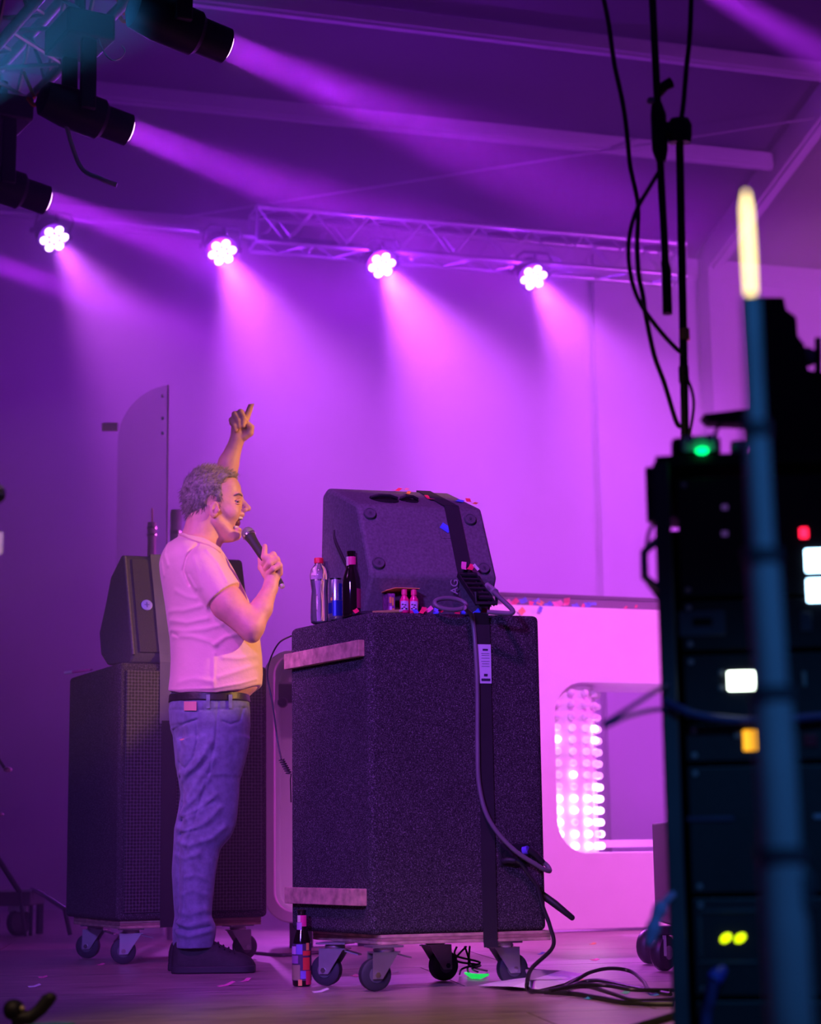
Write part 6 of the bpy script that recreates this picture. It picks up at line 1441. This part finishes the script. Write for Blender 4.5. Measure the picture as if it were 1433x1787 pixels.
def patch(name, px0, py0, px1, py1, mat, lift, th, parent):
    mb = MB(); vs = []; n = 5
    for i in range(n + 1):
        for pyy in (py0, py1):
            p_, nn = hit(px0 + (px1 - px0) * i / n, min(max(pyy, 1212), 1600)); vs += [p_ - ray(px0, pyy).normalized() * lift, p_ - ray(px0, pyy).normalized() * (lift + th)]
    fs = []
    for i in range(n):
        k = 4 * i; fs += [(k + 1, k + 5, k + 7, k + 3), (k, k + 2, k + 6, k + 4), (k, k + 4, k + 5, k + 1), (k + 2, k + 3, k + 7, k + 6)]
    fs += [(0, 1, 3, 2), (4 * n, 4 * n + 2, 4 * n + 3, 4 * n + 1)]
    return part(name, mb.add(vs, fs), mat, parent)
patch('leather_patch', 321, 1224, 343, 1240, M('leather patch', (0.72, 0.36, 0.27), 0.6), 0.006, 0.003, person)
for a in (360, 399): patch('belt_loop', a, 1212, a + 6.5, 1236, DENIM, 0.007, 0.003, person)
# shoes
def shoe(dy, secs, heel_gap=0.0):
    f = Field((J(294, 1690, dy)[0], Y0 + dy - .08, -0.004), (J(456, 1690, dy)[0], Y0 + dy + .08, 0.16), 0.0035)
    T = [(J(a, 1680, dy)[0], max(J(a, t_, dy)[2], 0.02), w_) for a, t_, w_ in secs]; T = np.array(T)
    def up(X, Y, Zz):
        x = X[:, 0, 0]; top = np.interp(x, T[:, 0], T[:, 1])[:, None, None]; w_ = np.interp(x, T[:, 0], T[:, 2])[:, None, None]
        taper = 1 - 0.35 * np.clip(Zz / top, 0, 1) ** 2
        q = (np.abs((Y - Y0 - dy) / (w_ * taper)) ** 2.6 + np.abs((Zz - 0.004) / np.maximum(top - 0.004, .01)) ** 2.6) ** (1 / 2.6)
        d = (q - 1) * np.minimum(w_, top); return np.maximum(np.maximum(d, T[0, 0] - X), np.maximum(X - T[-1, 0], 0.004 - Zz))
    f.op(up, (T[0, 0], Y0 + dy - .07, 0), (T[-1, 0], Y0 + dy + .07, .15), 0.006)
    sh_ = part('shoe', f.mesh(2), M('black suede', (0.016, 0.015, 0.017), 0.7, var=0.4, vscale=50, bump=0.3, bscale=150), person, angle=180, label='black lace-up shoe')
    lo_ = []; 
    for a, t_, w_ in secs: lo_.append((J(a, 1680, dy)[0], w_))
    ring_ = [Vector((x, Y0 + dy - w_ * 1.06, 0.0)) for x, w_ in lo_] + [Vector((x, Y0 + dy + w_ * 1.06, 0.0)) for x, w_ in lo_[::-1]]
    part('sole', MB().hexa([p_ + Z * 0.001 for p_ in ring_], [p_ + Z * 0.026 for p_ in ring_]), M('shoe sole', (0.022, 0.02, 0.026), 0.6), sh_, bevel=0.004)
    for k in range(5):
        a = 372 + k * 9; t_ = np.interp(J(a, 1680, dy)[0], T[:, 0], T[:, 1]); c = Vector((J(a, 1680, dy)[0], Y0 + dy, t_ + 0.001))
        part('lace', MB().tube(spline([c + Vector((0.006, -.024, -.012)), c + Vector((0, 0, .003)), c + Vector((-.006, .024, -.012))], 5), 0.0026, 7), BLACK, sh_)
SEC = [(300, 1662, .024), (304, 1647, .032), (312, 1638, .038), (324, 1634, .041), (342, 1632, .042), (360, 1635, .042), (374, 1642, .042), (390, 1651, .043), (406, 1658, .046), (420, 1662, .048), (432, 1667, .044), (440, 1673, .036), (446, 1682, .020)]
shoe(-.085, SEC); shoe(.09, [(a - 6, t_, w_) for a, t_, w_ in SEC])

# the microphone in the hand
ad = (MBt - MA).normalized(); L = (MBt - MA).length
mic = thing('microphone', 'silver-headed black microphone held at the singer\'s mouth', 'microphone', tuple(MA))
TM = frame_at(MA, ad)
part('grille', MB().ball(MA, 0.0250, 20, 14), M('mic grille', (0.26, 0.26, 0.28), 0.35, 0.7, var=0.3, vscale=500, bump=0.6, bscale=900), mic)
part('band', MB().lathe([(0.0235, 0.006), (0.0262, 0.007), (0.0262, 0.013), (0.0235, 0.014)], 24, TM), CHROME, mic)
part('handle', MB().lathe([(0.0225, 0.012), (0.0195, 0.030), (0.0175, 0.05), (0.0130, L - 0.01), (0.0115, L - 0.002), (0, L)], 24, TM), BLACK, mic)
part('plug', MB().lathe([(0.009, L - 0.004), (0.0095, L + 0.010), (0.006, L + 0.014), (0, L + 0.014)], 16, TM), M('pale plug', (0.6, 0.55, 0.6), 0.3, 0.5), mic)
# ------------------------------------------------------------------ stage haze
hm = bpy.data.materials.new('stage haze'); hm.use_nodes = True; nt = hm.node_tree
nt.nodes.remove(nt.nodes['Principled BSDF'])
vs = nt.nodes.new('ShaderNodeVolumeScatter'); vs.inputs['Density'].default_value = 0.08; vs.inputs['Anisotropy'].default_value = 0.25
vs.inputs['Color'].default_value = (0.95, 0.95, 0.95, 1)
nt.links.new(vs.outputs[0], nt.nodes['Material Output'].inputs['Volume'])
HY = 6.35
hz = MB().hexa([(-9, HY, 0.004), (7, HY, 0.004), (7, 17.8, 0.004), (-9, 12.6, 0.004)], [(-9, HY, 8.4), (7, HY, 8.4), (7, 17.8, 5.0), (-9, 12.6, 5.0)])
hz_o = solo('haze', hz, hm, 'thin purple stage haze filling the rear of the stage', 'haze', kind='stuff', smooth=False)
